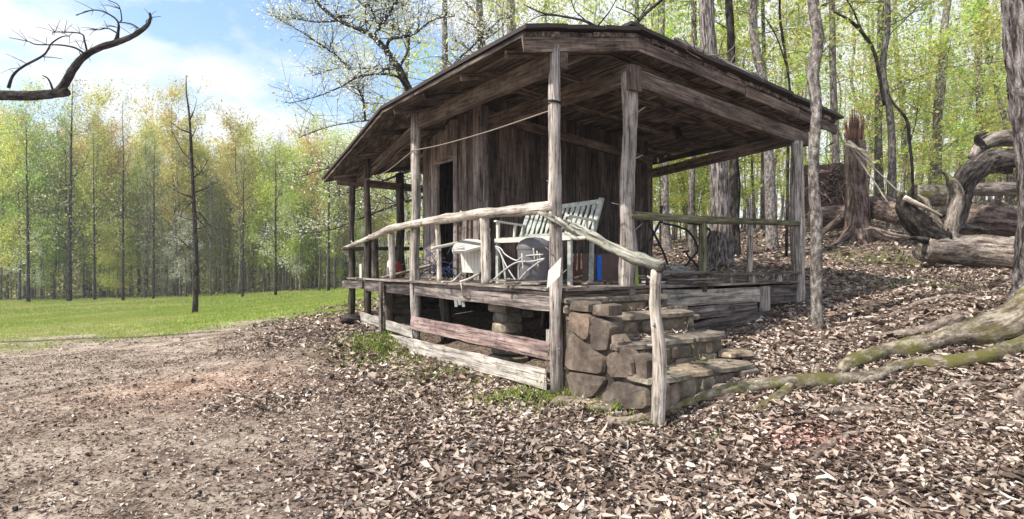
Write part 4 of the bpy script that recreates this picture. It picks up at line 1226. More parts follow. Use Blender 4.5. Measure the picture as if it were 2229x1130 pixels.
# ================================================================ TREES
GREENS = [(.42, .54, .12), (.54, .64, .16), (.33, .43, .11), (.64, .69, .24)]
YELL = [(.68, .60, .20), (.60, .60, .18), (.74, .62, .26), (.52, .56, .18)]
RUST = [(.64, .45, .20), (.56, .38, .18), (.66, .54, .24)]
GREY = [(.46, .44, .34), (.40, .37, .30), (.52, .50, .38)]
WHITE = [(.72, .72, .64), (.60, .64, .50), (.82, .80, .76), (.46, .52, .34)]

def leaves(mb, C, spread, per, size, pal, flat=0.0, r=rng):
    C = np.asarray(C)
    N = len(C) * per
    if N == 0: return
    P = np.repeat(C, per, 0) + r.normal(0, 1, (N, 3)) * np.array([spread, spread, spread * (1 - flat * .6)])
    pal = np.array(pal)
    c = pal[r.integers(0, len(pal), N)] * (1 + .2 * r.normal(size=(N, 1))).clip(.5, 1.6)
    c = np.concatenate([c.clip(0, 1), np.ones((N, 1))], 1)
    sz = size * r.lognormal(0, .3, N)
    R = rotm(r.random(N) * 6.28, r.normal(0, .75 * (1 - flat) + .2, N), r.normal(0, .75 * (1 - flat) + .2, N))
    L = np.array([[-.5, 0, 0], [0, -.27, .04], [.5, 0, 0], [0, .27, .04]])[None] * sz[:, None, None]
    v = np.einsum('nij,nkj->nki', R, L) + P[:, None]
    k = np.arange(N)[:, None] * 4
    mb.add(v.reshape(-1, 3), k + np.array([[0, 1, 2, 3]]), c=np.repeat(c, 4, 0))

def tree_meshes(H, r0, start, nb, blen, pal, nleaf, lsize, seed, lean=.02, up=.6, crook=.02, flat=0.0, tips=None, prof='oval', sides=7, subs=3, spread=None, top=1.0):
    """trunk, limbs and crown of one tree about the origin"""
    r = np.random.default_rng(seed)
    T, B, C = MB(), MB(), MB()
    a = r.random() * 6.28
    pts = [(0, 0, -.3)]
    n = 7
    x = y = 0.0
    for k in range(1, n + 1):
        x += math.cos(a) * lean * H / n + r.normal() * crook * H / n * 2
        y += math.sin(a) * lean * H / n + r.normal() * crook * H / n * 2
        pts.append((x, y, H * k / n))
    P, R = tube(T, pts, [r0 * 1.35, r0, r0 * .86, r0 * .7, r0 * .5, r0 * .3, r0 * .1], sides, 22, .07, r=r)
    tipsP = []
    for k in range(nb):
        f = start + (1 - start) * (k + r.random() * .8) / nb
        f = min(f, .985)
        h = f * H
        i = min(int(f * 21), 20)
        base = P[i] + (P[i + 1] - P[i]) * (f * 21 - i)
        g = (f - start) / (1 - start)
        if prof == 'oval': L = blen * (math.sin(math.pi * (0.15 + .8 * g)) * .9 + .15)
        elif prof == 'round': L = blen * (.5 + .5 * min(1, g / .35)) * (1 if g < .7 else math.sqrt(max(.12, 1 - ((g - .7) / .33) ** 2)))
        elif prof == 'top': L = blen * (.35 + .65 * g) * (1.15 - g * .5)
        else: L = blen * (1.05 - g)
        L *= r.uniform(.3, 1.35)
        az = r.random() * 6.28
        el = up * r.uniform(.35, 1.5) + .35 * g
        d = np.array([math.cos(az) * math.cos(el), math.sin(az) * math.cos(el), math.sin(el)])
        side_ = np.array([-math.sin(az), math.cos(az), 0])
        bp_ = [base, base + d * L * .35 + side_ * r.normal() * L * .13 - np.array([0, 0, L * r.uniform(0, .1)]), base + d * L * .7 + side_ * r.normal() * L * .22 + np.array([0, 0, L * r.uniform(-.05, .12)]), base + d * L * .93 + side_ * r.normal() * L * .32 + np.array([0, 0, L * r.uniform(0, .4)])]
        rb = max(.006, R[i] * .34 * r.uniform(.4, 1))
        bP, bR = tube(B, bp_, [rb, rb * .6, rb * .18], 4, 7, 0, r=r, cap=False)
        for m_ in range(subs):
            j = int(r.integers(2, 6)); d2 = d + r.normal(size=3) * .65; d2[2] += .15; d2 /= np.linalg.norm(d2)
            L2 = L * r.uniform(.22, .5)
            q_ = [bP[j], bP[j] + d2 * L2 * .5 + r.normal(size=3) * L2 * .06, bP[j] + d2 * L2]
            tube(B, q_, [max(.004, bR[j] * .5), .003], 3, 4, 0, r=r, cap=False)
            tipsP += [q_[1], q_[2]]
        tipsP += [bP[4], bP[6], bP[5]]
    tipsP = np.array(tipsP)
    per = max(1, int(nleaf / max(1, len(tipsP))))
    # uneven: some tips bare, some dense
    w = r.random(len(tipsP))
    keep = tipsP[w > .2]
    leaves(C, keep, spread or blen * .12, per, lsize, pal, flat, r)
    return T, B, C

def make_tree(name, T, B, C, loc, label, cat='tree', group=None, bark=None, leafm=None, rot=0, scale=1, crown='crown'):
    o = empty(name, loc, label, cat, group)
    bark = bark or M_bark_grey
    for nm, mb, m_ in (('trunk', T, bark), ('branches', B, bark), (crown, C, leafm or M_leaf)):
        if mb is not None and mb.n:
            c = bpy.data.objects.new(nm, mb.mesh(nm, m_, nm != crown) if isinstance(mb, MB) else mb); S.collection.objects.link(c); c.parent = o
    o.rotation_euler = (0, 0, rot); o.scale = (scale,) * 3
    return o
def copy_thing(src, loc, rot, scale, label, group):
    r_ = src.copy(); S.collection.objects.link(r_)
    r_.location = loc; r_.rotation_euler = (0, 0, rot); r_.scale = scale if isinstance(scale, tuple) else (scale,) * 3
    r_['label'] = label; r_['group'] = group
    for c in list(src.children):
        d = c.copy(); S.collection.objects.link(d); d.parent = r_
    return r_

# -------- far edge of the field (left): several kinds, each copied with its own place, turn and size
GF = 'trees at the far edge of the grass field'
kinds_left = [
    ('slender_tree', dict(H=17, r0=.13, start=.28, nb=46, blen=2.9, pal=GREENS + YELL[1:2], nleaf=8500, lsize=.15, spread=.3, seed=1, up=.85, prof='round', subs=5), 'slender light green tree beyond the field,'),
    ('yellow_tree', dict(H=17.5, r0=.15, start=.34, nb=42, blen=3.4, pal=YELL, nleaf=13000, lsize=.16, seed=2, up=.8, prof='round', subs=5, spread=.32), 'tall yellow-green tree beyond the field,'),
    ('rust_tree', dict(H=17, r0=.15, start=.45, nb=36, blen=3.1, pal=RUST + YELL[:1], nleaf=10000, lsize=.15, seed=3, up=.8, prof='round', subs=5, spread=.3), 'orange-tinged budding tree beyond the field,'),
    ('bare_tree', dict(H=15.5, r0=.12, start=.18, nb=64, blen=2.9, pal=GREY + GREENS[:1], nleaf=3600, lsize=.10, seed=4, subs=7, up=.8, prof='round'), 'thin mostly bare grey tree beyond the field,'),
    ('green_tree', dict(H=14, r0=.13, start=.2, nb=38, blen=3.4, pal=GREENS[:2] + GREENS[3:], nleaf=13000, lsize=.16, seed=5, subs=5, prof='round', spread=.34), 'bushy bright green tree beyond the field,'),
    ('young_tree', dict(H=8, r0=.06, start=.12, nb=30, blen=2.4, pal=GREENS[1:] + YELL[:1] + [(.62, .66, .14)], nleaf=6500, lsize=.13, seed=6, spread=.28, flat=.5, prof='round'), 'low young green tree beyond the field,'),
    ('blossom_tree', dict(H=8.5, r0=.08, start=.2, nb=26, blen=2.4, pal=WHITE, nleaf=5000, lsize=.13, seed=7, up=.25, flat=.5), 'small pale-blossomed tree beyond the field,'),
]
srcs = []
for nm, kw, lab in kinds_left:
    srcs.append((nm, tree_meshes(**kw), lab))
def place_forest(specs, srcs, grp):
    made = {}
    for (k, x, y, sc, rot) in specs:
        nm, (T, B, C), lab = srcs[k]
        px_ = CX + F * x / y
        if 'field' in grp: lab += (' under the overhanging limb' if px_ < 200 else ' left of the lone bare tree' if px_ < 400 else ' just right of the lone bare tree' if px_ < 580 else ' close beside the porch')
        else: lab += (', above its roof' if px_ < 1400 else ', seen past the right porch posts' if px_ < 1790 else ', over the fallen logs' if px_ < 2180 else ', at the right edge')
        loc = Vector((x, y, hz(x, y)))
        if k not in made:
            made[k] = make_tree(nm, T, B, C, loc, lab, 'tree', grp, M_bark_far, None, rot, 1)
            made[k].scale = sc if isinstance(sc, tuple) else (sc,) * 3
        else:
            copy_thing(made[k], loc, rot, sc, lab, grp)
    return made
fr_ = random.Random(5)
GRIM = [(.62, .50, .24), (.54, .42, .20)]
specs = []
edge_x = np.linspace(-50, -13, 58)
for i, x in enumerate(edge_x):                       # front row of trunks along the edge of the field
    y = 50 + fr_.uniform(-2, 3) - max(0, (x + 20)) * .35
    k = fr_.choice([0, 3, 3, 4, 1, 4, 3, 0, 2])
    sc = fr_.uniform(.68, .94)
    if x > -28: sc *= .88
    specs.append((k, x + fr_.uniform(-1.1, 1.1), y + fr_.uniform(0, 4), (sc * fr_.uniform(.8, 1.2), sc * .95, sc * fr_.uniform(.95, 1.12)), fr_.random() * 6.28))
for i in range(46):
    y = fr_.uniform(54, 70); x = fr_.uniform(-.95, -.20) * y
    k = fr_.choice([0, 1, 1, 2, 4, 3, 2, 2, 1, 1])
    sc = fr_.uniform(.80, 1.06)
    if x / y > -.62: k = fr_.choice([4, 1, 4, 0, 2])
    if x / y > -.58: sc *= .86
    specs.append((k, x, y, sc, fr_.random() * 6.28))
for i in range(46):
    y = fr_.uniform(49, 58); x = fr_.uniform(-.92, -.24) * y
    specs.append((fr_.choice([5, 5, 6, 5]) if x / y < -.62 else fr_.choice([5, 4, 6, 5]), x, y, fr_.uniform(.5, 1.0) * (1 if x / y < -.62 else 1.0), fr_.random() * 6.28))
# keep one of each kind first so that every source is used once
place_forest(specs, srcs, GF)
# stems that stand out along the edge of the field
T_, B_, C_ = tree_meshes(H=16, r0=.13, start=.22, nb=54, blen=2.7, pal=GREY + GREENS[:1], nleaf=2600, lsize=.12, seed=31, subs=6, up=.75, lean=.012, crook=.008)
first = None
for px, Y_, r_s, hs, lab in [(150, 47, 1.25, 1.12, 'thickest dark trunk at the field edge, left of the lone bare tree'), (268, 46, .7, 1.0, 'straight dark slender trunk at the field edge midway to the lone bare tree'),
                             (334, 47.5, .65, .85, 'thin dark trunk at the field edge nearest left of the lone bare tree'), (62, 47, .9, .95, 'dark leaning trunk at the field edge under the overhanging limb'),
                             (600, 44, .7, .72, 'thin dark forked stem at the field edge right of the lone bare tree'), (528, 44.5, .6, .70, 'short thin dark stem just right of the lone bare tree'), (715, 43, .7, .7, 'dark thin stem at the field edge nearest the porch'), (206, 48.5, .6, .9, 'dark stem standing right of the thickest trunk at the field edge')]:
    x_ = (px - CX) / F * Y_
    p_ = Vector((x_, Y_, hz(x_, Y_)))
    if first is None:
        first = make_tree('dark_stem_tree', T_, B_, C_, p_, lab, 'tree', 'dark stems along the field edge', M_bark_dark, None, 0, 1); first.scale = (r_s, r_s, hs)
    else: copy_thing(first, p_, fr_.random() * 6.28, (r_s, r_s, hs), lab, 'dark stems along the field edge')

# -------- woods to the right and behind the cabin
kinds_right = [
    ('hardwood_tree', dict(H=24, r0=.17, start=.22, nb=40, blen=4.2, pal=GREENS + YELL[:2], nleaf=9000, lsize=.15, seed=21, lean=.03, crook=.03, prof='oval', up=.45, sides=9), 'tall grey hardwood with thin yellow-green leaves behind the cabin'),
    ('thin_tree', dict(H=19, r0=.09, start=.15, nb=38, blen=2.8, pal=YELL[:2] + GREENS, nleaf=7500, lsize=.13, seed=22, lean=.05, crook=.05, up=.5), 'thin crooked tree with sparse lime leaves behind the cabin'),
    ('bare_hardwood', dict(H=22, r0=.15, start=.3, nb=36, blen=3.8, pal=GREY, nleaf=900, lsize=.10, seed=23, lean=.04, crook=.04, subs=6, up=.6, sides=9), 'grey hardwood with nearly bare limbs behind the cabin'),
    ('understorey_tree', dict(H=8, r0=.055, start=.12, nb=28, blen=2.5, pal=GREENS + YELL[:2], nleaf=6500, lsize=.11, seed=24, lean=.06, crook=.06, up=.3, flat=.4), 'low leafy understorey tree behind the cabin'),
    ('sapling', dict(H=5, r0=.03, start=.2, nb=16, blen=1.3, pal=YELL[:2] + GREENS, nleaf=1500, lsize=.09, seed=25, lean=.05, crook=.06), 'slim leafy sapling behind the cabin'),
]
kinds_right[0][1].update(spread=.32, flat=.5); kinds_right[3][1].update(spread=.2, flat=.7, nleaf=8000)
srcR = [(nm, tree_meshes(**kw), lab) for nm, kw, lab in kinds_right]
specs = []
GR = 'trees in the woods behind the cabin'
for i in range(50):
    y = fr_.uniform(30, 64); ratio = fr_.uniform(-.22, .98)
    specs.append((fr_.choice([0, 1, 2, 1, 2, 2]), ratio * y, y, (fr_.uniform(.8, 1.15),) * 2 + (fr_.uniform(.8, 1.1),), fr_.random() * 6.28))
for i in range(58):
    y = fr_.uniform(22, 50); ratio = fr_.uniform(-.18, .98)
    specs.append((fr_.choice([3, 3, 4, 3]), ratio * y, y, fr_.uniform(.6, 1.25), fr_.random() * 6.28))
place_forest(specs, srcR, GR)

# -------- the mass of woods beyond: one backdrop of leaves and stems nobody could count
def far_woods():
    mb = MB()
    n = 52000
    Y = rng.uniform(72, 98, n); X = rng.uniform(-1.0, -.22, n) * Y
    hh = 15.5 + 4.5 * vnoise(X, Y * 0, .12, 4) + 1.5 * vnoise(X, Y * 0, .5, 6)
    hh = np.where(X / Y > -.5, hh * .86, hh)
    Z = height(X, Y) + rng.random(n) ** .8 * hh
    pal = np.array([(.44, .49, .22), (.54, .57, .28), (.58, .52, .30), (.48, .45, .36), (.64, .58, .34), (.44, .42, .37)])
    def quads(X, Y, Z, s, pal, kk):
        n = len(X)
        c = pal[kk] * (1 + .2 * rng.normal(size=(n, 1))).clip(.5, 1.5)
        R = rotm(rng.random(n) * 6.28, rng.normal(0, .9, n), rng.normal(0, .9, n))
        L = np.array([[-.5, 0, 0], [0, -.4, 0], [.5, 0, 0], [0, .4, 0]])[None] * (s * rng.lognormal(0, .3, n))[:, None, None]
        v = np.einsum('nij,nkj->nki', R, L) + np.stack([X, Y, Z], 1)[:, None]
        k = np.arange(n)[:, None] * 4
        mb.add(v.reshape(-1, 3), k + np.array([[0, 1, 2, 3]]), c=np.repeat(np.concatenate([c.clip(0, 1), np.ones((n, 1))], 1), 4, 0))
    kk = (vnoise(X, Z, .22, 8) * 5.99).astype(int)
    quads(X, Y, Z, .48, pal, kk)
    n = 26000
    Y = rng.uniform(66, 92, n); X = rng.uniform(-.22, 1.0, n) * Y
    g = vnoise(X, Y * 0, .09, 14)
    Z = height(X, Y) + rng.random(n) ** 1.3 * (16 + 14 * g)
    keep = rng.random(n) < np.where(Z - height(X, Y) > 9, .28, .9)
    X, Y, Z = X[keep], Y[keep], Z[keep]
    kk = (vnoise(X, Z, .2, 18) * 5.99).astype(int)
    quads(X, Y, Z, .5, pal * 1.1, kk)
    # brush at the foot of the woods
    n = 46000
    Y = rng.uniform(52, 70, n); X = rng.uniform(-1.0, -.2, n) * Y
    Z = height(X, Y) + rng.random(n) ** 1.3 * 8.5
    quads(X, Y, Z, .22, pal, (vnoise(X, Z, .5, 28) * 5.99).astype(int))
    link('far_woods', mb.mesh('far_woods', M_leaf), kind='stuff')
    sb = MB()
    for k in range(400):
        y = rng.uniform(60, 95); x = rng.uniform(-1.0, 1.0) * y
        z = hz(x, y); H = rng.uniform(9, 17); r0 = rng.uniform(.06, .16)
        tube(sb, [(x, y, z - .3), (x + rng.normal() * .4, y, z + H * .5), (x + rng.normal() * .9, y, z + H)], [r0, r0 * .8, r0 * .25], 5, 6, cap=False)
    link('far_stems', sb.mesh('far_stems', M_bark_far, True), kind='stuff')
far_woods()

# -------- single trees that stand out
def custom_tree(name, trunk, rad, loc, label, bark, branches=(), crownpts=None, crown=None, sides=12, n=None, rough=.1, ribs=0, ribamp=0, group=None, twig_n=0, leafm=None, cat='tree', twig_mat=None, tw=1.0):
    """trunk: world points; branches: (world points, radii)"""
    loc = Vector(loc)
    o = empty(name, loc, label, cat, group)
    mb = MB(); P, R = tube(mb, trunk, rad, sides, n or max(16, len(trunk) * 6), rough, ribs=ribs, ribamp=ribamp)
    put('trunk', mb, bark, o, True)
    bb = MB(); tips = []
    for pts, rd in branches:
        bP, bR = tube(bb, pts, rd, 7, len(pts) * 5, .12)
        for _ in range(twig_n):
            j = int(rng.integers(len(bP) // 4, len(bP)))
            d = rng.normal(size=3); d[2] = abs(d[2]) * .6 + .1; d /= np.linalg.norm(d)
            L = tw * rng.uniform(.25, .9) * (1.2 - j / len(bP) * .6)
            m_ = bP[j] + d * L * .5 + rng.normal(size=3) * L * .12
            e = m_ + d * L * .5 + rng.normal(size=3) * L * .15
            tube(bb, [bP[j], m_, e], [max(bR[j] * .35, .005), .003], 4, 5, cap=False)
            for _2 in range(2):
                e2 = m_ + rng.normal(size=3) * L * .3
                tube(bb, [m_, e2], [.004, .0025], 3, 3, cap=False); tips += [e2]
            tips += [m_, e]
    if bb.n: put('branches', bb, twig_mat or bark, o, True)
    if crown:
        pal, per, size, spread, flat = crown
        cb = MB(); C = np.array(tips if crownpts is None else crownpts)
        C = C[rng.random(len(C)) > .12]
        leaves(cb, C, spread, per, size, pal, flat)
        c = put('crown', cb, leafm or M_leaf, o)
    return o, P, R, tips

# bare young tree alone on the grass
Y = 25.0
base = gp(424, 681, 10, 40); Y = base.y
tr = [(base.x, base.y, base.z - .2)] + [tuple(at(x, y, Y)) for x, y in [(427, 620), (427, 560), (424, 480), (421, 430), (417, 340), (412, 250), (406, 205), (405, 165)]]
br = []
for x, y, dx, dy in [(421, 430, -62, -30), (421, 455, 50, 60), (425, 545, -45, -40), (425, 545, -25, -10), (424, 470, 35, 52), (417, 350, -40, -60), (418, 360, 22, 20), (415, 290, -48, -28), (414, 300, 14, -22), (422, 500, 36, -12), (421, 440, -30, 30), (427, 600, 0, -40), (418, 390, 40, -50), (413, 260, 16, -45), (424, 480, -55, -20), (420, 420, 60, -30)]:
    b0 = at(x, y, Y); b1 = at(x + dx * .5, y + dy * .35, Y + rng.uniform(-.6, .6)); b2 = at(x + dx, y + dy, Y + rng.uniform(-1, 1))
    br.append(([b0, b1, b2], [.035, .018, .006]))
custom_tree('bare_sapling', tr, [.12, .10, .09, .085, .07, .05, .03, .015], base, 'lone thin dead-looking tree standing by itself on the edge of the grass', M_bark_dark, br, twig_n=7, sides=8, crown=(GREY, 1, .05, .1, 0))

# slim grey trunk in front of the right porch corner
b = gp(1777, 712, 4, 12); Y = b.y
tr = [(b.x, b.y, b.z - .15)] + [tuple(at(x, y, Y)) for x, y in [(1778, 690), (1777, 640), (1777, 560), (1777, 480), (1771, 400), (1772, 310), (1777, 250), (1775, 205), (1769, 165), (1778, 110), (1781, 75), (1773, 30), (1766, -30), (1764, -120), (1770, -400), (1790, -900)]]
custom_tree('slim_tree', tr, [.095, .07, .068, .066, .066, .068, .07, .066, .062, .05, .03], b, 'slim wavy grey trunk right in front of the right porch corner', M_bark_slim,
            [([at(1780, 100, Y), at(1792, 112, Y), at(1800, 105, Y + .3)], [.015, .005]), ([at(1775, 15, Y), at(1800, 8, Y + .2), at(1830, -10, Y + .5)], [.02, .008]), ([at(1764, -120, Y), at(1700, -180, Y + .8), at(1640, -190, Y + 1.5)], [.03, .01]), ([at(1766, -200, Y), at(1830, -280, Y + .8), at(1900, -300, Y + 1)], [.03, .01])],
            twig_n=5, n=60, crown=(GREENS, 5, .07, .22, 0))

# the big rough-barked tree on the right edge, with its roots
b = gp(2240, 712, 4, 12); b = Vector((6.16, 6.5, hz(6.16, 6.5)))
Yb = b.y
bt = empty('big_tree', b, 'large rough-barked tree trunk on the right edge with mossy roots spreading left', 'tree')
mb = MB()
P, R = tube(mb, [(b.x, b.y, b.z - .3), (b.x, b.y, b.z + .0), (b.x, b.y, b.z + .25), (b.x + .02, b.y, b.z + .6), (b.x + .03, b.y, b.z + 1.5), (b.x - .03, b.y, b.z + 2.6), (b.x - .12, b.y + .05, b.z + 3.6), (b.x - .3, b.y + .3, 9), (b.x - .2, b.y + .8, 14)],
            [.62, .52, .43, .385, .365, .36, .365, .34, .26, .18], 56, 130, .05)
# deep vertical furrows
v = mb.v[0]; ns_ = 56
k = np.arange(130 * ns_); ring = k // ns_; an = (k % ns_) / ns_ * 6.283
c_ = P[ring]; out = v[:130 * ns_] - c_
zz = v[:130 * ns_, 2]
fur = .028 * np.abs(np.sin(an * 13 + 1.6 * np.sin(zz * 1.9) + 2.0 * vnoise(an * 3, zz, 1.5, 3))) + .014 * np.sin(an * 31 + 5 * vnoise(an * 2, zz, 4, 7))
flare = np.clip(1 - (zz - b.z) / .75, 0, 1) ** 2
lobes = .34 * flare * (np.maximum(0, np.cos(an * 2.5 + .6)) ** 1.5)
ln = np.linalg.norm(out, axis=1, keepdims=True) + 1e-9
v[:130 * ns_] = v[:130 * ns_] + out / ln * (fur + lobes - .02)[:, None]
put('trunk', mb, M_bark_big, bt, True)
def root(pts, rad, mat=M_bark_root, par=bt, name='root', emb=.45, n=None, rough=.22):
    """pts: pixels on the ground (x, y) or world vectors; laid half into the soil"""
    W_ = []
    rads = np.interp(np.linspace(0, 1, len(pts)), np.linspace(0, 1, len(rad)), rad)
    for (p, rr_) in zip(pts, rads):
        if isinstance(p, Vector): W_.append(p); continue
        g = gp(p[0], p[1], 2.6, 14)
        W_.append(Vector((g.x, g.y, hz(g.x, g.y) + rr_ * (1 - emb) * .8)))
    mb = MB(); tube(mb, W_, rad, 10, n or len(pts) * 7, rough)
    return put(name, mb, mat, par, True)
z0 = b + Vector((-.30, -.15, .30))
root([z0, Vector((5.25, 6.15, hz(5.25, 6.15) + .22)), (2060, 752), (1990, 772), (1920, 778), (1850, 802), (1830, 815)], [.20, .17, .10, .085, .075, .05], emb=.2)
root([z0 + Vector((.15, -.25, -.1)), (2215, 765), (2140, 790), (2060, 800), (1985, 800)], [.14, .09, .08, .075, .06], emb=.25)
root([(1905, 826), (1840, 836), (1740, 843), (1660, 848), (1600, 858), (1540, 872), (1490, 888), (1450, 905), (1400, 918), (1355, 925), (1325, 918)], [.05, .07, .075, .07, .065, .055, .045, .04, .045, .03], emb=.35)
root([(2060, 752), (2020, 742), (1960, 752), (1925, 765)], [.06, .05, .03], M_bark_root, emb=.4)
root([(1985, 800), (1940, 812), (1905, 828), (1870, 838)], [.06, .06, .04], M_bark_root, emb=.4)
root([(1600, 860), (1560, 890), (1530, 898)], [.035, .03, .015], M_bark_root2, emb=.45)
root([(2229, 930), (2150, 920), (2080, 930), (2040, 945)], [.03, .03, .015], M_bark_root2, emb=.5)
root([(2110, 690), (2060, 680), (2000, 684)], [.04, .035, .02], M_bark_root2, emb=.4)
root([(1720, 848), (1700, 865), (1665, 885), (1630, 905)], [.05, .035, .02], emb=.4)
root([(1790, 903), (1860, 897), (1930, 897), (1990, 905)], [.03, .04, .02], M_bark_root2, emb=.45)
root([(2090, 705), (2020, 722), (1960, 732), (1890, 738)], [.09, .06, .045, .03], M_bark_root2, emb=.4)
root([(2120, 655), (2070, 652), (2010, 660), (1940, 690)], [.05, .045, .03], M_bark_root2, emb=.4)
root([(2190, 845), (2120, 842), (2060, 852), (2040, 862)], [.03, .035, .02], M_bark_root2, emb=.4)
root([(2200, 838), (2150, 828), (2080, 838)], [.025, .03, .015], M_bark_root2, emb=.4)
root([Vector((b.x - .1, b.y - .45, b.z + .1)), (2235, 850), (2215, 870), (2185, 905)], [.10, .05, .03, .018], M_bark_root2, emb=.3)
root([(2225, 860), (2222, 885), (2225, 915)], [.035, .02], M_bark_root2, emb=.3)
root([(1240, 905), (1200, 935), (1170, 955)], [.02, .028, .015], M_bark_root2, emb=.5)
root([(1760, 1010), (1790, 985), (1840, 955), (1880, 940)], [.012, .03, .028, .012], M_bark_root2, emb=.5)
root([(940, 1075), (985, 1050), (1040, 1035), (1075, 1032)], [.01, .022, .018, .01], M_bark_root2, emb=.4)
root([(1850, 640), (1790, 660), (1740, 690)], [.03, .03, .015], M_bark_root2, emb=.45)
cb = MB(); bb = MB(); tips = []
for k in range(9):
    z = 7 + k * .8; a = rng.random() * 6.28; L = rng.uniform(1.8, 3.2)
    c0 = np.array([b.x - .2, b.y + .4, z]); d = np.array([math.cos(a), math.sin(a), .4])
    bP, bR = tube(bb, [c0, c0 + d * L * .5, c0 + d * L + np.array([0, 0, .4])], [.09, .05, .015], 6, 10)
    tips += [bP[5], bP[7], bP[9]]
put('branches', bb, M_bark_big, bt, True)
leaves(cb, tips, .5, 50, .10, GREENS); put('crown', cb, M_leaf, bt)

# big trunks close behind the cabin
def trunk_tree(name, pix, Y, rad, label, bark=M_bark_grey, nb=10, crown=(GREENS + YELL[:1], 14, .12, .5, .1), foot=True, h0=6.0, bl=3.0, flare=True, leafy=True, **k):
    b = gp(pix[0][0], pix[0][1], Y * .6, Y * 1.5)
    if abs(b.y - Y) > Y * .3: b = Vector(((pix[0][0] - CX) / F * Y, Y, 0)); b.z = hz(b.x, b.y)
    rad = [.63 * r_ * b.y / Y for r_ in rad]
    Y = b.y
    tr = [(b.x, b.y, b.z - .3), (b.x, b.y, b.z + .15)] + [tuple(at(x, y, Y)) for x, y in pix[1:]]
    rr_ = ([rad[0] * 2.0, rad[0] * 1.35] if flare else [rad[0] * 1.1, rad[0] * 1.05]) + list(np.interp(np.linspace(0, 1, len(pix) - 1), np.linspace(0, 1, len(rad)), rad))
    P = smooth_path(tr, 60)
    brs = []
    ztop = P[-1][2]
    for j in range(nb):
        z = rng.uniform(max(h0, 3), ztop - .5)
        i = int(np.argmin(np.abs(P[:, 2] - z))); c0 = P[i]
        a = rng.random() * 6.28; L = rng.uniform(.5, 1) * bl; e = rng.uniform(.2, .8)
        d = np.array([math.cos(a), math.sin(a), e])
        brs.append(([c0, c0 + d * L * .5 + rng.normal(size=3) * .15, c0 + d * L + rng.normal(size=3) * .3], [rad[-1] * .35, rad[-1] * .18, .01]))
    return custom_tree(name, tr, rr_, b, label, bark, brs, twig_n=7, crown=crown if leafy else (GREY, 1, .08, .2, 0), n=50, rough=.08, **k)
trunk_tree('oak_tree', [(1566, 577), (1568, 470), (1567, 400), (1562, 330), (1552, 200), (1541, 90), (1538, 0), (1536, -200), (1530, -500), (1520, -900)], 13, [.36, .33, .29, .27, .26, .20, .12],
           'big furrowed trunk directly behind the cabin, between the two right porch posts', M_bark_big, nb=14, h0=7.5, ribs=9, ribamp=.03)
trunk_tree('forked_tree', [(1600, 560), (1597, 400), (1592, 200), (1592, 120), (1590, 60), (1586, 0), (1580, -150), (1560, -500), (1550, -800)], 17, [.20, .19, .17, .16, .10], 'dark twisted trunk just right of the big furrowed trunk', M_bark_dark, nb=10, h0=7)
trunk_tree('leaning_tree', [(1680, 540), (1672, 300), (1662, 180), (1648, 120), (1640, 60), (1640, 0), (1648, -150), (1660, -500), (1660, -800)], 16, [.20, .19, .17, .17, .10], 'smooth greyish-brown trunk bending left above the roof', M_bark_slim, nb=10, h0=7)
trunk_tree('grey_tree', [(1452, 548), (1448, 480), (1446, 350), (1440, 150), (1440, 0), (1445, -300), (1450, -700)], 21, [.24, .22, .20, .19, .12], 'greyish trunk seen right of the cabin wall, under the roof', M_bark_slim, nb=12, h0=7)
trunk_tree('grey_tree', [(1506, 556), (1504, 480), (1508, 350), (1512, 200), (1510, 0), (1505, -300), (1500, -700)], 23, [.20, .19, .18, .16, .1], 'narrow trunk between the grey trunk and the big furrowed one', M_bark_grey, nb=10, h0=8)
for pix, Y, rad, lab, bk in [
    ([(1822, 490), (1818, 300), (1813, 160), (1811, 0), (1808, -300), (1806, -700)], 24, [.22, .20, .18, .1], 'straight mottled trunk behind the slim wavy trunk', M_bark_grey),
    ([(1916, 478), (1912, 300), (1915, 150), (1918, 0), (1920, -300), (1920, -700)], 26, [.24, .22, .20, .1], 'dark green-grey trunk right of the splintered stump', M_bark_far),
    ([(1940, 500), (1942, 330), (1936, 240), (1922, 150), (1932, 60), (1932, -20), (1930, -300), (1930, -700)], 20, [.19, .17, .15, .13, .1], 'crooked grey trunk leaning over the split log', M_bark_grey),
    ([(2036, 350), (2042, 230), (2052, 120), (2058, 40), (2066, -30), (2080, -300), (2090, -600)], 24, [.26, .22, .20, .12], 'grey trunk leaning right above the arching dead limb', M_bark_slim),
    ([(2134, 380), (2132, 240), (2131, 120), (2132, 0), (2130, -300), (2130, -600)], 27, [.22, .2, .2, .1], 'straight trunk just left of the large rough-barked tree', M_bark_grey),
    ([(1660, 500), (1661, 350), (1665, 200), (1660, 0), (1655, -300), (1650, -600)], 28, [.15, .14, .13, .08], 'thin trunk seen between the two right porch posts', M_bark_far),
    ([(970, 560), (969, 150), (968, 60), (968, 0), (968, -300), (968, -500)], 21, [.17, .15, .14, .08], 'straight dark trunk rising behind the left roof slope', M_bark_far),
    ([(1118, 560), (1116, 150), (1113, 60), (1112, 0), (1110, -300), (1110, -500)], 22, [.30, .27, .24, .14], 'pale thick trunk just above the left end of the roof ridge', M_bark_slim),
    ([(1386, 560), (1386, 100), (1385, 50), (1386, 0), (1388, -300), (1390, -500)], 24, [.16, .14, .12, .08], 'thin grey trunk rising behind the roof peak', M_bark_grey),
    ([(1500, 560), (1442, 90), (1441, 50), (1440, 0), (1440, -300), (1440, -500)], 27, [.18, .18, .16, .1], 'ivy-covered trunk right of the roof peak', M_bark_grey),
    ]:
    trunk_tree('woodland_tree', pix, Y, rad, lab, bk, nb=12, h0=5.5, bl=3.2)

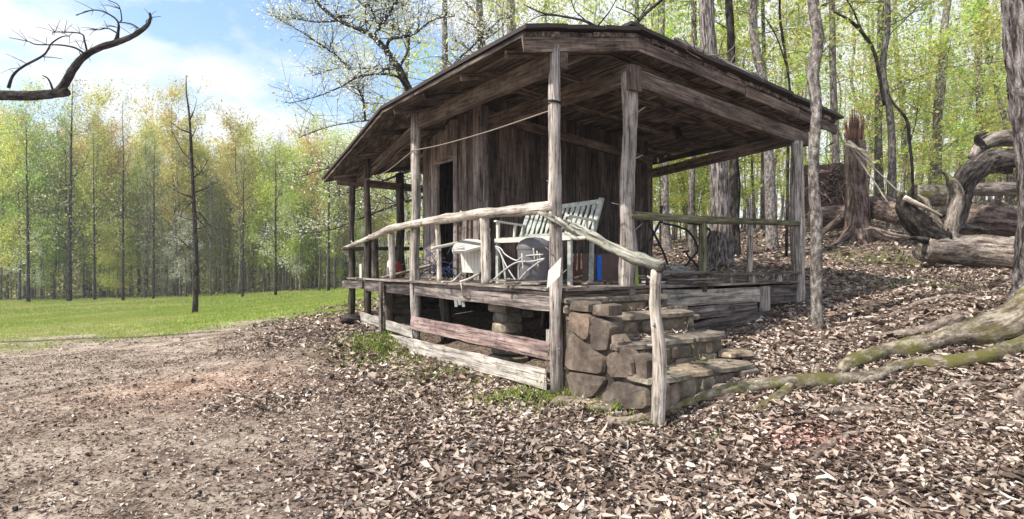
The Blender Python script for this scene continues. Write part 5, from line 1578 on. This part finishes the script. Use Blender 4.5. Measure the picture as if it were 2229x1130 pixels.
# dead sapling curving down between the trunks on the right
custom_tree('dead_sapling', [tuple(at(x, y, 15)) for x, y in [(1988, 470), (1986, 370), (1980, 310), (1974, 262), (1945, 225), (1935, 205)]], [.03, .035, .04, .04, .03, .02], at(1988, 470, 15),
            'black dead sapling arching from the leaning grey trunk', M_bark_dark, [([at(1975, 270, 15), at(1968, 282, 15), at(1966, 286, 15)], [.02, .005])], twig_n=2, sides=7)
custom_tree('dead_sapling', [tuple(at(x, y, 17)) for x, y in [(1925, 230), (1905, 120), (1880, 75), (1850, 45), (1815, 25)]], [.045, .05, .05, .045, .03], at(1925, 230, 17),
            'dark bent limb slanting up left across the yellow leaves', M_bark_dark, [([at(1880, 75, 17), at(1850, 10, 17), at(1830, -10, 17)], [.03, .012])], twig_n=5, sides=7, cat='limb')
custom_tree('curved_sapling', [tuple(at(x, y, 14)) for x, y in [(1712, 560), (1716, 300), (1720, 215), (1714, 150), (1702, 70), (1697, 20), (1700, -60)]], [.035, .035, .03, .03, .025], at(1712, 540, 14),
            'thin dark curving sapling right of the bending trunk', M_bark_dark, [([at(1714, 150, 14), at(1690, 80, 14), at(1660, 30, 14.5)], [.02, .01])], twig_n=6, sides=7, crown=(GREENS, 6, .09, .3, 0))
custom_tree('curved_sapling', [tuple(at(x, y, 15)) for x, y in [(1602, 540), (1608, 450), (1610, 400), (1606, 340), (1616, 250)]], [.03, .03, .025, .02], at(1602, 540, 15),
            'thin curving sapling just right of the big furrowed trunk', M_bark_dark, [], twig_n=0, sides=7)

# dogwood behind the left of the roof, in blossom
Y = 14.0
db = Vector(((985 - CX) / F * Y, Y, 0)); db.z = hz(db.x, db.y)
A_ = lambda x, y, d=0: at(x, y, Y + d)
tr = [(db.x, db.y, db.z - .2), tuple(A_(960, 420)), tuple(A_(925, 250)), tuple(A_(890, 195)), tuple(A_(868, 150)), tuple(A_(838, 105))]
brs = [([A_(838, 105), A_(800, 72, .3), A_(740, 45, .5), A_(690, 5, .7), A_(670, -40, .8)], [.07, .06, .04, .02]),
       ([A_(815, 78), A_(830, 55, -.3), A_(850, 25, -.5), A_(870, -10, -.6)], [.045, .035, .02]),
       ([A_(825, 55, -.2), A_(808, 20, -.3), A_(795, -10, -.3)], [.025, .012]),
       ([A_(842, 108), A_(850, 86, -.5), A_(900, 75, -.9), A_(940, 45, -1.2), A_(990, 35, -1.5)], [.045, .035, .02, .01]),
       ([A_(868, 150), A_(800, 150, .6), A_(740, 148, 1.0), A_(680, 165, 1.3)], [.035, .02, .01]),
       ([A_(890, 195), A_(860, 165, -.6), A_(790, 165, -1), A_(740, 190, -1.3), A_(690, 210, -1.6), A_(630, 225, -2)], [.04, .025, .015, .008]),
       ([A_(760, 150, .9), A_(730, 120, 1.2), A_(690, 92, 1.4), A_(640, 60, 1.6), A_(600, 40, 1.7)], [.04, .03, .015, .008]),
       ([A_(740, 45, .5), A_(690, 48, .8), A_(640, 40, 1), A_(595, 35, 1.2)], [.025, .015, .007]),
       ([A_(868, 150), A_(890, 100, .9), A_(880, 40, 1.3), A_(870, -10, 1.5)], [.035, .02, .01]),
       ([A_(920, 240), A_(860, 255, -.5), A_(800, 262, -.9), A_(720, 275, -1.2), A_(650, 300, -1.5)], [.04, .02, .012, .008]),
       ([A_(940, 300), A_(860, 330, .5), A_(780, 350, .8), A_(700, 370, 1.0), A_(640, 390, 1.2)], [.045, .03, .015, .008]),
       ([A_(950, 350), A_(870, 380, -1), A_(790, 410, -1.5), A_(720, 430, -1.7)], [.04, .025, .01]),
       ([A_(795, 262, -.9), A_(790, 215, -.6), A_(778, 190, -.4), A_(770, 165, -.2)], [.03, .025, .012]),
       ([A_(925, 250), A_(980, 150, .7), A_(1040, 90, 1.2), A_(1090, 40, 1.5)], [.05, .03, .015]),
       ([A_(960, 420), A_(880, 440, .7), A_(800, 470, 1.2), A_(720, 500, 1.6), A_(650, 510, 2)], [.04, .025, .01]),
       ]
custom_tree('dogwood', tr, [.16, .14, .12, .10, .09, .075], db, 'spreading dogwood with white blossom and dark limbs behind the left roof slope', M_bark_dark, brs, twig_n=44, sides=9, tw=1.35, crown=(WHITE + [(.50, .56, .34)], 9, .048, .15, .6))
# darker leafless vine tangle near the roof ridge
custom_tree('leafy_tree', [tuple(at(x, y, 16)) for x, y in [(1075, 560), (1060, 250), (1050, 120), (1045, 40), (1040, -60), (1030, -200)]], [.14, .12, .09, .06], at(1075, 560, 16),
            'tree with small brownish leaves behind the top of the left roof slope', M_bark_grey,
            [([at(1052, 130, 16), at(1010, 100, 15.8), at(985, 85, 15.5)], [.03, .01]), ([at(1050, 90, 16), at(1090, 60, 16), at(1110, 20, 16)], [.03, .01]), ([at(1045, 40, 16), at(1010, 0, 16), at(985, -40, 16)], [.03, .01]), ([at(1050, 100, 16), at(1035, 60, 15.5), at(1000, 40, 15.2)], [.03, .01])],
            twig_n=16, crown=(GREY + RUST[:1] + WHITE[:1], 7, .06, .16, 0))
# long branches reaching in above the ridge
custom_tree('reaching_branch', [tuple(at(x, y, 10)) for x, y in [(1480, 300), (1420, 150), (1350, 80), (1305, 62), (1270, 45), (1220, 35), (1180, 28), (1140, 10)]], [.06, .04, .03, .022, .018, .008], at(1480, 300, 10),
            'long thin dark branch reaching left over the roof ridge', M_bark_dark, [([at(1205, 33, 10), at(1175, 35, 10), at(1150, 48, 10)], [.014, .006]), ([at(1275, 45, 10), at(1250, 20, 10.2), at(1240, -20, 10.5)], [.014, .006]), ([at(1300, 58, 10), at(1330, 20, 10), at(1350, -20, 10)], [.014, .006])], twig_n=3, sides=7, cat='branch')
custom_tree('forked_sapling', [tuple(at(x, y, 11.5)) for x, y in [(1392, 560), (1390, 200), (1388, 60), (1390, 45), (1410, 25), (1440, 0), (1470, -40)]], [.05, .045, .04, .03, .02], at(1392, 560, 11.5),
            'dark forked sapling top behind the roof peak', M_bark_dark, [([at(1390, 50, 11.5), at(1400, 28, 11.5), at(1415, 5, 11.5)], [.02, .01]), ([at(1392, 45, 11.5), at(1375, 30, 11.3), at(1340, 15, 11)], [.018, .008])], twig_n=4, sides=7)

# overhanging limb at the top left, its tree just outside the picture
LY = 12.0
lt = Vector((-25, 13, 0)); lt.z = hz(lt.x, lt.y)
custom_tree('limb_tree', [(lt.x, lt.y, lt.z - .2), (lt.x, lt.y, 1.5), (lt.x + .1, lt.y, 4.0), (lt.x, lt.y, 6), (lt.x - .1, lt.y, 8.5)], [.5, .42, .38, .3, .2], lt, 'tree outside the left edge whose dark knobby bare limb reaches across the sky', M_bark_dark,
            [([Vector((lt.x, lt.y, 5.0)), Vector((-18, 12.8, 5.2)), at(-180, 190, 12.4), at(-60, 204, LY), at(40, 208, LY), at(100, 206, LY), at(148, 200, LY)], [x_ * 1.714 for x_ in (.12, .09, .07, .062, .056, .05,)]),
             ([at(128, 200, LY), at(140, 185, LY), at(160, 150, LY), at(185, 122, LY), at(220, 103, LY), at(255, 92, LY), at(290, 78, LY), at(318, 58, LY), at(327, 42, LY), at(326, 28, LY)], [x_ * 1.714 for x_ in (.052, .048, .043, .04, .034, .028, .019, .013,)]),
             ([at(18, 192, LY), at(28, 165, LY), at(50, 145, LY), at(95, 120, LY), at(112, 95, LY), at(135, 80, LY), at(152, 79, LY)], [x_ * 1.714 for x_ in (.02, .014, .009, .005,)]),
             ([at(252, 92, LY), at(256, 75, LY), at(257, 48, LY), at(235, 30, LY), at(205, 22, LY), at(165, 33, LY)], [x_ * 1.714 for x_ in (.028, .012, .009, .005,)]),
             ([at(257, 48, LY), at(285, 52, LY), at(305, 63, LY)], [x_ * 1.714 for x_ in (.008, .006,)]),
             ([at(262, 47, LY), at(265, 40, LY), at(258, 12, LY), at(235, 0, LY)], [x_ * 1.714 for x_ in (.008, .005,)]),
             ([at(255, 72, LY), at(235, 62, LY), at(215, 65, LY), at(195, 65, LY)], [x_ * 1.714 for x_ in (.009, .004,)]),
             ([at(188, 120, LY), at(165, 105, LY), at(130, 98, LY), at(80, 97, LY), at(60, 90, LY), at(20, 82, LY)], [x_ * 1.714 for x_ in (.014, .008, .004,)]),
             ([at(190, 116, LY), at(184, 90, LY), at(175, 73, LY), at(120, 70, LY), at(115, 76, LY)], [x_ * 1.714 for x_ in (.012, .008, .004,)]),
             ([at(120, 70, LY), at(105, 52, LY)], [x_ * 1.714 for x_ in (.005, .003,)]),
             ([at(115, 195, LY), at(105, 172, LY), at(92, 164, LY)], [x_ * 1.714 for x_ in (.014, .005,)]),
             ([at(95, 124, LY), at(115, 125, LY), at(135, 128, LY)], [x_ * 1.714 for x_ in (.006, .003,)]),
             ([at(174, 135, LY), at(176, 122, LY), at(172, 112, LY)], [x_ * 1.714 for x_ in (.012, .004,)]),
             ([at(328, 40, LY), at(318, 46, LY), at(320, 55, LY)], [x_ * 1.714 for x_ in (.006, .004,)]), ([at(328, 38, LY), at(350, 36, LY)], [x_ * 1.714 for x_ in (.005, .003,)])], twig_n=0)

# -------- storm damage on the right
b = gp(1865, 522, 8, 26); Y = b.y
st_ = empty('splintered_stump', b, 'tall snapped tree stump with a jagged orange splintered top', 'stump')
mb = MB(); tube(mb, [(b.x, b.y, b.z - .3), (b.x, b.y, b.z + .1), tuple(at(1867, 480, Y)), tuple(at(1866, 440, Y)), tuple(at(1863, 380, Y)), tuple(at(1861, 330, Y)), tuple(at(1860, 308, Y))], [x_ * b.y / 16 * .92 for x_ in (.52, .42, .33, .31, .30, .29, .27)], 16, 30, .10)
put('trunk', mb, M_bark_red, st_, True)
mb = MB()
for k in range(46):
    x = rng.uniform(1843, 1878); h = (1 - abs(x - 1860) / 30) * 75 + rng.uniform(0, 20)
    dx = (x - 1860) * .45 + rng.normal() * 3; dY = rng.uniform(-.22, .22)
    tube(mb, [at(x, 318, Y + dY), at(x + dx * .4, 318 - h * .55, Y + dY), at(x + dx, 312 - h, Y + dY)], [rng.uniform(.025, .05), .03, .003], 4, 5, flat=.4)
for x0, y0, x1, y1 in ((1870, 290, 1884, 258), (1842, 300, 1836, 290), (1876, 300, 1882, 268)):
    tube(mb, [at(x0, y0, Y - .1), at(x1, y1, Y - .1)], [.04, .008], 5, 4)
put('splinters', mb, M_heart, st_, True, kind='stuff')
sp = MB()
for x0, y0, x1, y1, r_ in ((1846, 312, 1954, 416, .045), (1850, 318, 1932, 440, .04), (1842, 314, 1884, 330, .08), (1848, 308, 1905, 356, .065)):
    tube(sp, [at(x0, y0, Y - .3), at((x0 + x1) / 2 + 1, (y0 + y1) / 2, Y - .85), at(x1, y1, Y - 1.4)], [r_, r_ * .8, r_ * .7], 5, 8, .2, flat=.5)
put('split_strips', sp, M_pale_split, st_, True, kind='stuff')
for dx, dy in ((-1, -.4), (.9, -.5), (-.3, -1), (.4, .9)):
    mb = MB(); tube(mb, [(b.x + dx * .2, b.y + dy * .2, b.z + .25), (b.x + dx * .6, b.y + dy * .6, hz(b.x + dx * .6, b.y + dy * .6) + .03), (b.x + dx * 1.3, b.y + dy * 1.3, hz(b.x + dx * 1.3, b.y + dy * 1.3) - .08)], [.16, .09, .03], 7, 8, .1)
    put('root', mb, M_bark_red, st_, True)

def log(name, pts, rad, mat, label, cat='log', sides=16, n=None, rough=.10, extra=(), twig=0):
    o = empty(name, sum((Vector(p) for p in pts), Vector()) / len(pts), label, cat)
    mb = MB(); P, R = tube(mb, pts, rad, sides, n or len(pts) * 7, rough, ribs=6, ribamp=.03); put('trunk', mb, mat, o, True)
    for nm, ps, rd, m_ in extra:
        e = MB(); tube(e, ps, rd, 9, len(ps) * 6, .18); put(nm, e, m_ or mat, o, True)
    return o
Yl = 12.6
log('fallen_log', [at(2360, 556, 11.8), at(2229, 556, 12.1), at(2110, 545, Yl), at(2040, 542, Yl), at(2005, 540, Yl)], [.36, .36, .34, .33, .30], M_bark_log,
    'large pale fallen trunk lying in front, its near end jagged', 'fallen trunk',
    extra=[('broken_stub', [at(2050, 525, Yl), at(2020, 505, Yl), at(1990, 480, Yl), at(1968, 448, Yl), at(1966, 418, Yl)], [.24, .26, .24, .17, .03], M_bark_dark),
           ('broken_stub', [at(1990, 470, Yl), at(1972, 450, Yl + .1), at(1955, 428, Yl + .2)], [.14, .12, .06], M_bark_dark),
           ('split_strip', [at(1968, 430, Yl - .2), at(2010, 450, Yl - .25), at(2050, 470, Yl - .2)], [.05, .045, .02], M_pale_split),
           ('root_stub', [at(2030, 528, Yl - .1), at(2000, 520, Yl - .2), at(1976, 518, Yl - .3)], [.12, .07, .03], M_bark_dark),
           ('branch', [at(2070, 520, Yl), at(2072, 490, Yl), at(2080, 455, Yl), at(2088, 425, Yl), at(2082, 400, Yl), at(2074, 388, Yl)], [.16, .15, .13, .10, .06, .02], M_bark_log),
           ('branch', [at(1975, 518, Yl - .2), at(1935, 508, Yl - .2), at(1892, 494, Yl - .2)], [.05, .04, .02], M_bark_root2)])
log('arching_limb', [at(2075, 500, 13.0), at(2085, 455, 13.0), at(2095, 405, 13.0), at(2120, 372, 13.0), at(2158, 348, 13.0), at(2229, 345, 12.9), at(2330, 350, 12.8)], [.20, .22, .24, .25, .22, .21, .20], M_bark_darklog,
    'thick dead limb arching up and right above the large fallen trunk', 'dead limb',
    extra=[('burl', [at(2115, 345, 13.3), at(2135, 318, 13.3), at(2160, 305, 13.3), at(2190, 300, 13.3), at(2240, 302, 13.2)], [.10, .16, .20, .2, .2], M_bark_log),
           ('dark_face', [at(2082, 420, 12.86), at(2097, 392, 12.82), at(2125, 368, 12.82), at(2150, 358, 12.84)], [.10, .20, .18, .08], M_bark_dark),  # darker length laid along the front of the bend
           ('stub', [at(2140, 322, 13.2), at(2128, 300, 13.2), at(2150, 288, 13.2)], [.09, .07, .02], M_bark_dark)])
log('reddish_log', [at(2085, 480, 13.9), at(2130, 478, 13.9), at(2180, 482, 13.8), at(2300, 498, 13.6)], [.30, .36, .34, .32], M_bark_red, 'reddish-brown fallen log between the large trunk and the arching limb')
log('mossy_log', [at(1990, 422, 19), at(2040, 425, 19), at(2090, 425, 19)], [.32, .36, .34], M_bark_root, 'lichen-covered rotten log end behind the arching limb')
log('back_log', [at(2075, 418, 20.5), at(2130, 412, 20.5), at(2229, 412, 20.3), at(2380, 412, 20)], [.26, .24, .24, .22], M_bark_log, 'smooth pale log lying farthest back on the right')
log('snapped_log', [at(1770, 472, 17), at(1830, 472, 17), at(1885, 455, 16.6), at(1915, 452, 16), at(1965, 466, 14.6)], [.30, .34, .33, .32, .30], M_bark_red, 'brown fallen log passing behind the splintered stump',
    extra=[('root_stub', [at(1830, 478, 16.6), at(1805, 495, 16.2), at(1790, 510, 16)], [.14, .08, .04], M_bark_red)])
for pts_, rd_, m_, lab_ in [
    ([at(1985, 506, 13.2), at(2020, 478, 13.4), at(2062, 462, 13.4), at(2100, 470, 13.3)], [.10, .13, .11, .05], M_bark_darklog, 'dark broken limb wedged between the split stub and the arching limb'),
    ([at(2050, 500, 13.1), at(2030, 470, 13.2), at(2018, 440, 13.2), at(1998, 424, 13.3)], [.09, .08, .06, .02], M_bark_log, 'short grey snapped limb pointing up behind the split stub'),
    ([at(2150, 505, 12.9), at(2110, 495, 12.9), at(2060, 506, 12.8), at(2020, 512, 12.8)], [.07, .08, .07, .03], M_bark_darklog, 'dark limb lying along the top of the large fallen trunk'),
    ([at(2110, 395, 13.2), at(2150, 372, 13.3), at(2200, 372, 13.3)], [.05, .09, .08], M_bark_darklog, 'dark limb tucked under the bend of the arching limb'),
    ([at(1960, 520, 12.4), at(1925, 512, 12.3), at(1900, 498, 12.2), at(1880, 500, 12.2)], [.035, .03, .02, .01], M_bark_root2, 'pale bare branch lying left of the large fallen trunk'),
    ([at(2082, 432, 12.9), at(2066, 405, 12.9), at(2058, 380, 12.9), at(2040, 372, 12.9)], [.05, .04, .03, .012], M_bark_darklog, 'dark hooked stub on the left side of the arching limb')]:
    mb = MB(); tube(mb, pts_, rd_, 9, 18, .3); put('broken_limb', mb, m_, None, True, label=lab_, cat='limb')
# the torn-up root plate: soil body with a mat of roots
rc = at(1812, 405, 19)
rp_ = empty('root_plate', Vector((rc.x, rc.y, hz(rc.x, rc.y))), 'upturned reddish root plate of a fallen tree left of the splintered stump', 'root plate')
body = stone('soil', rc + Vector((0, .3, -.1)), 1.25, .7, 1.7, (1, 0, 0), (0, 1, 0), M_root_mass, rp_, .35)
mb = MB()
for k in range(90):
    a = rng.random() * 6.28; e = rng.normal() * .5
    c = np.array(rc) + np.array([rng.normal() * .35, -.1, rng.normal() * .45])
    d = np.array([math.cos(a), -.3, math.sin(a)]); L = rng.uniform(.3, .9)
    tube(mb, [c, c + d * L * .5 + rng.normal(size=3) * .12, c + d * L + rng.normal(size=3) * .2], [rng.uniform(.02, .06), .015, .004], 4, 6)
put('roots', mb, M_bark_red, rp_, True, kind='stuff')

# fallen branch resting on the roof
fb = empty('fallen_branch', at(1600, 135, 8.2), 'broken lichened branch resting on the right roof slope', 'branch')
def onroof(px, ds, up=.06):
    """point on the roof plane a little behind the front edge, at pixel column px"""
    rho = (px - CX) / F
    t = 0
    a = A0 + U * ds
    t = (rho * a.y - a.x) / (V.x - rho * V.y)
    p = a + V * t
    return Vector((p.x, p.y, Rf(ds, t) + up))
mb = MB()
tube(mb, [onroof(1465, .20, .22), onroof(1515, .18, .20), onroof(1560, .14, .13), onroof(1605, .12, .12), onroof(1640, .12, .12), onroof(1680, .12, .09)], [.03, .045, .065, .08, .075, .045], 8, 30, .25)
put('stem', mb, M_lichen, fb, True)
mb = MB()
for k in range(26):
    px = rng.uniform(1500, 1640); c = np.array(onroof(px, .14, .14)); d = rng.normal(size=3); d[2] = abs(d[2]); d /= np.linalg.norm(d)
    L = rng.uniform(.15, .5)
    tube(mb, [c, c + d * L * .6, c + d * L + rng.normal(size=3) * .06], [.009, .003], 4, 5)
for pts in ([onroof(1560, .1, .05), onroof(1500, -.15, -.10), onroof(1490, -.22, -.05)], [onroof(1545, .1, .05), onroof(1505, -.15, -.02), onroof(1485, -.2, .02)]):
    tube(mb, pts, [.012, .005], 4, 8)
put('twigs', mb, M_bark_root2, fb, True, kind='stuff')
board('loose_strip', onroof(1568, .05, .035), onroof(1655, .06, .035), .02, .10, M_skirt, fb, segs=4)

# thin shoots beside the steps and posts
def shoots(px, py, n, h, label, mat=M_bark_root2, sp=.05, pal=None):
    g = gp(px, py)
    o = empty('weed_stem', g, label, 'weed')
    mb = MB(); tips = []
    for k in range(n):
        x, y = g.x + rng.normal() * sp, g.y + rng.normal() * sp
        z = hz(x, y); L = h * rng.uniform(.5, 1.1); dx, dy = rng.normal() * L * .22, rng.normal() * L * .22
        P, R = tube(mb, [(x, y, z), (x + dx * .4, y + dy * .4, z + L * .55), (x + dx, y + dy, z + L)], [.004, .002], 4, 6)
        tips += [P[3], P[5]]
        for _ in range(2):
            e = P[3] + rng.normal(size=3) * L * .18; tube(mb, [P[3], e], [.002, .0015], 3, 3); tips.append(e)
    put('stems', mb, mat, o, True)
    cb = MB(); leaves(cb, tips, .03, 2, .03, pal or GREENS[:3]); put('leaves', cb, M_leaf, o)
shoots(1200, 858, 5, .62, 'thin dry weed stems in front of the corner post foot')
shoots(1475, 790, 4, .5, 'dry weed stem hanging over the middle stone step')
shoots(1520, 830, 7, .28, 'pale dry weed tuft at the foot of the steps on the right')
shoots(1390, 895, 8, .18, 'low green weed in front of the bottom step')

# fine twigs along the overhanging limb
def extra_twigs():
    par = [o for o in bpy.data.objects if o.name.startswith('limb_tree')][0]
    mb = MB()
    starts = [(184, 90), (175, 73), (140, 71), (100, 97), (60, 90), (95, 122), (60, 140), (235, 30), (205, 22), (215, 65), (256, 60), (262, 20), (300, 62), (188, 120), (45, 148), (120, 70), (290, 78), (327, 35), (150, 79), (30, 160), (235, 63), (175, 105)]
    for x, y in starts:
        for _ in range(3):
            dx, dy = rng.uniform(-50, 25), rng.uniform(-28, 16)
            tube(mb, [at(x, y, 12), at(x + dx * .5, y + dy * .4 - 3, 12 + rng.uniform(-.3, .3)), at(x + dx, y + dy, 12 + rng.uniform(-.6, .6))], [.007, .0035], 4, 5, cap=False)
    put('twigs', mb, M_bark_dark, par, True, kind='stuff')
extra_twigs()

# thin spring haze between the porch and the far woods
hm = bpy.data.materials.new('haze')
hm.use_nodes = True
hn, hl = hm.node_tree.nodes, hm.node_tree.links
hn.clear()
ho = hn.new('ShaderNodeOutputMaterial'); hv = hn.new('ShaderNodeVolumePrincipled')
hv.inputs['Color'].default_value = (0.93, 0.95, 1.0, 1); hv.inputs['Density'].default_value = 0.0010; hv.inputs['Anisotropy'].default_value = 0.2
hl.new(hv.outputs[0], ho.inputs['Volume'])
v, q = box_pts((0, 100, 10), (320, 0, 0), (0, 320, 0), (0, 0, 26))
link('haze', MB().add(v, q).mesh('haze', hm), kind='stuff')
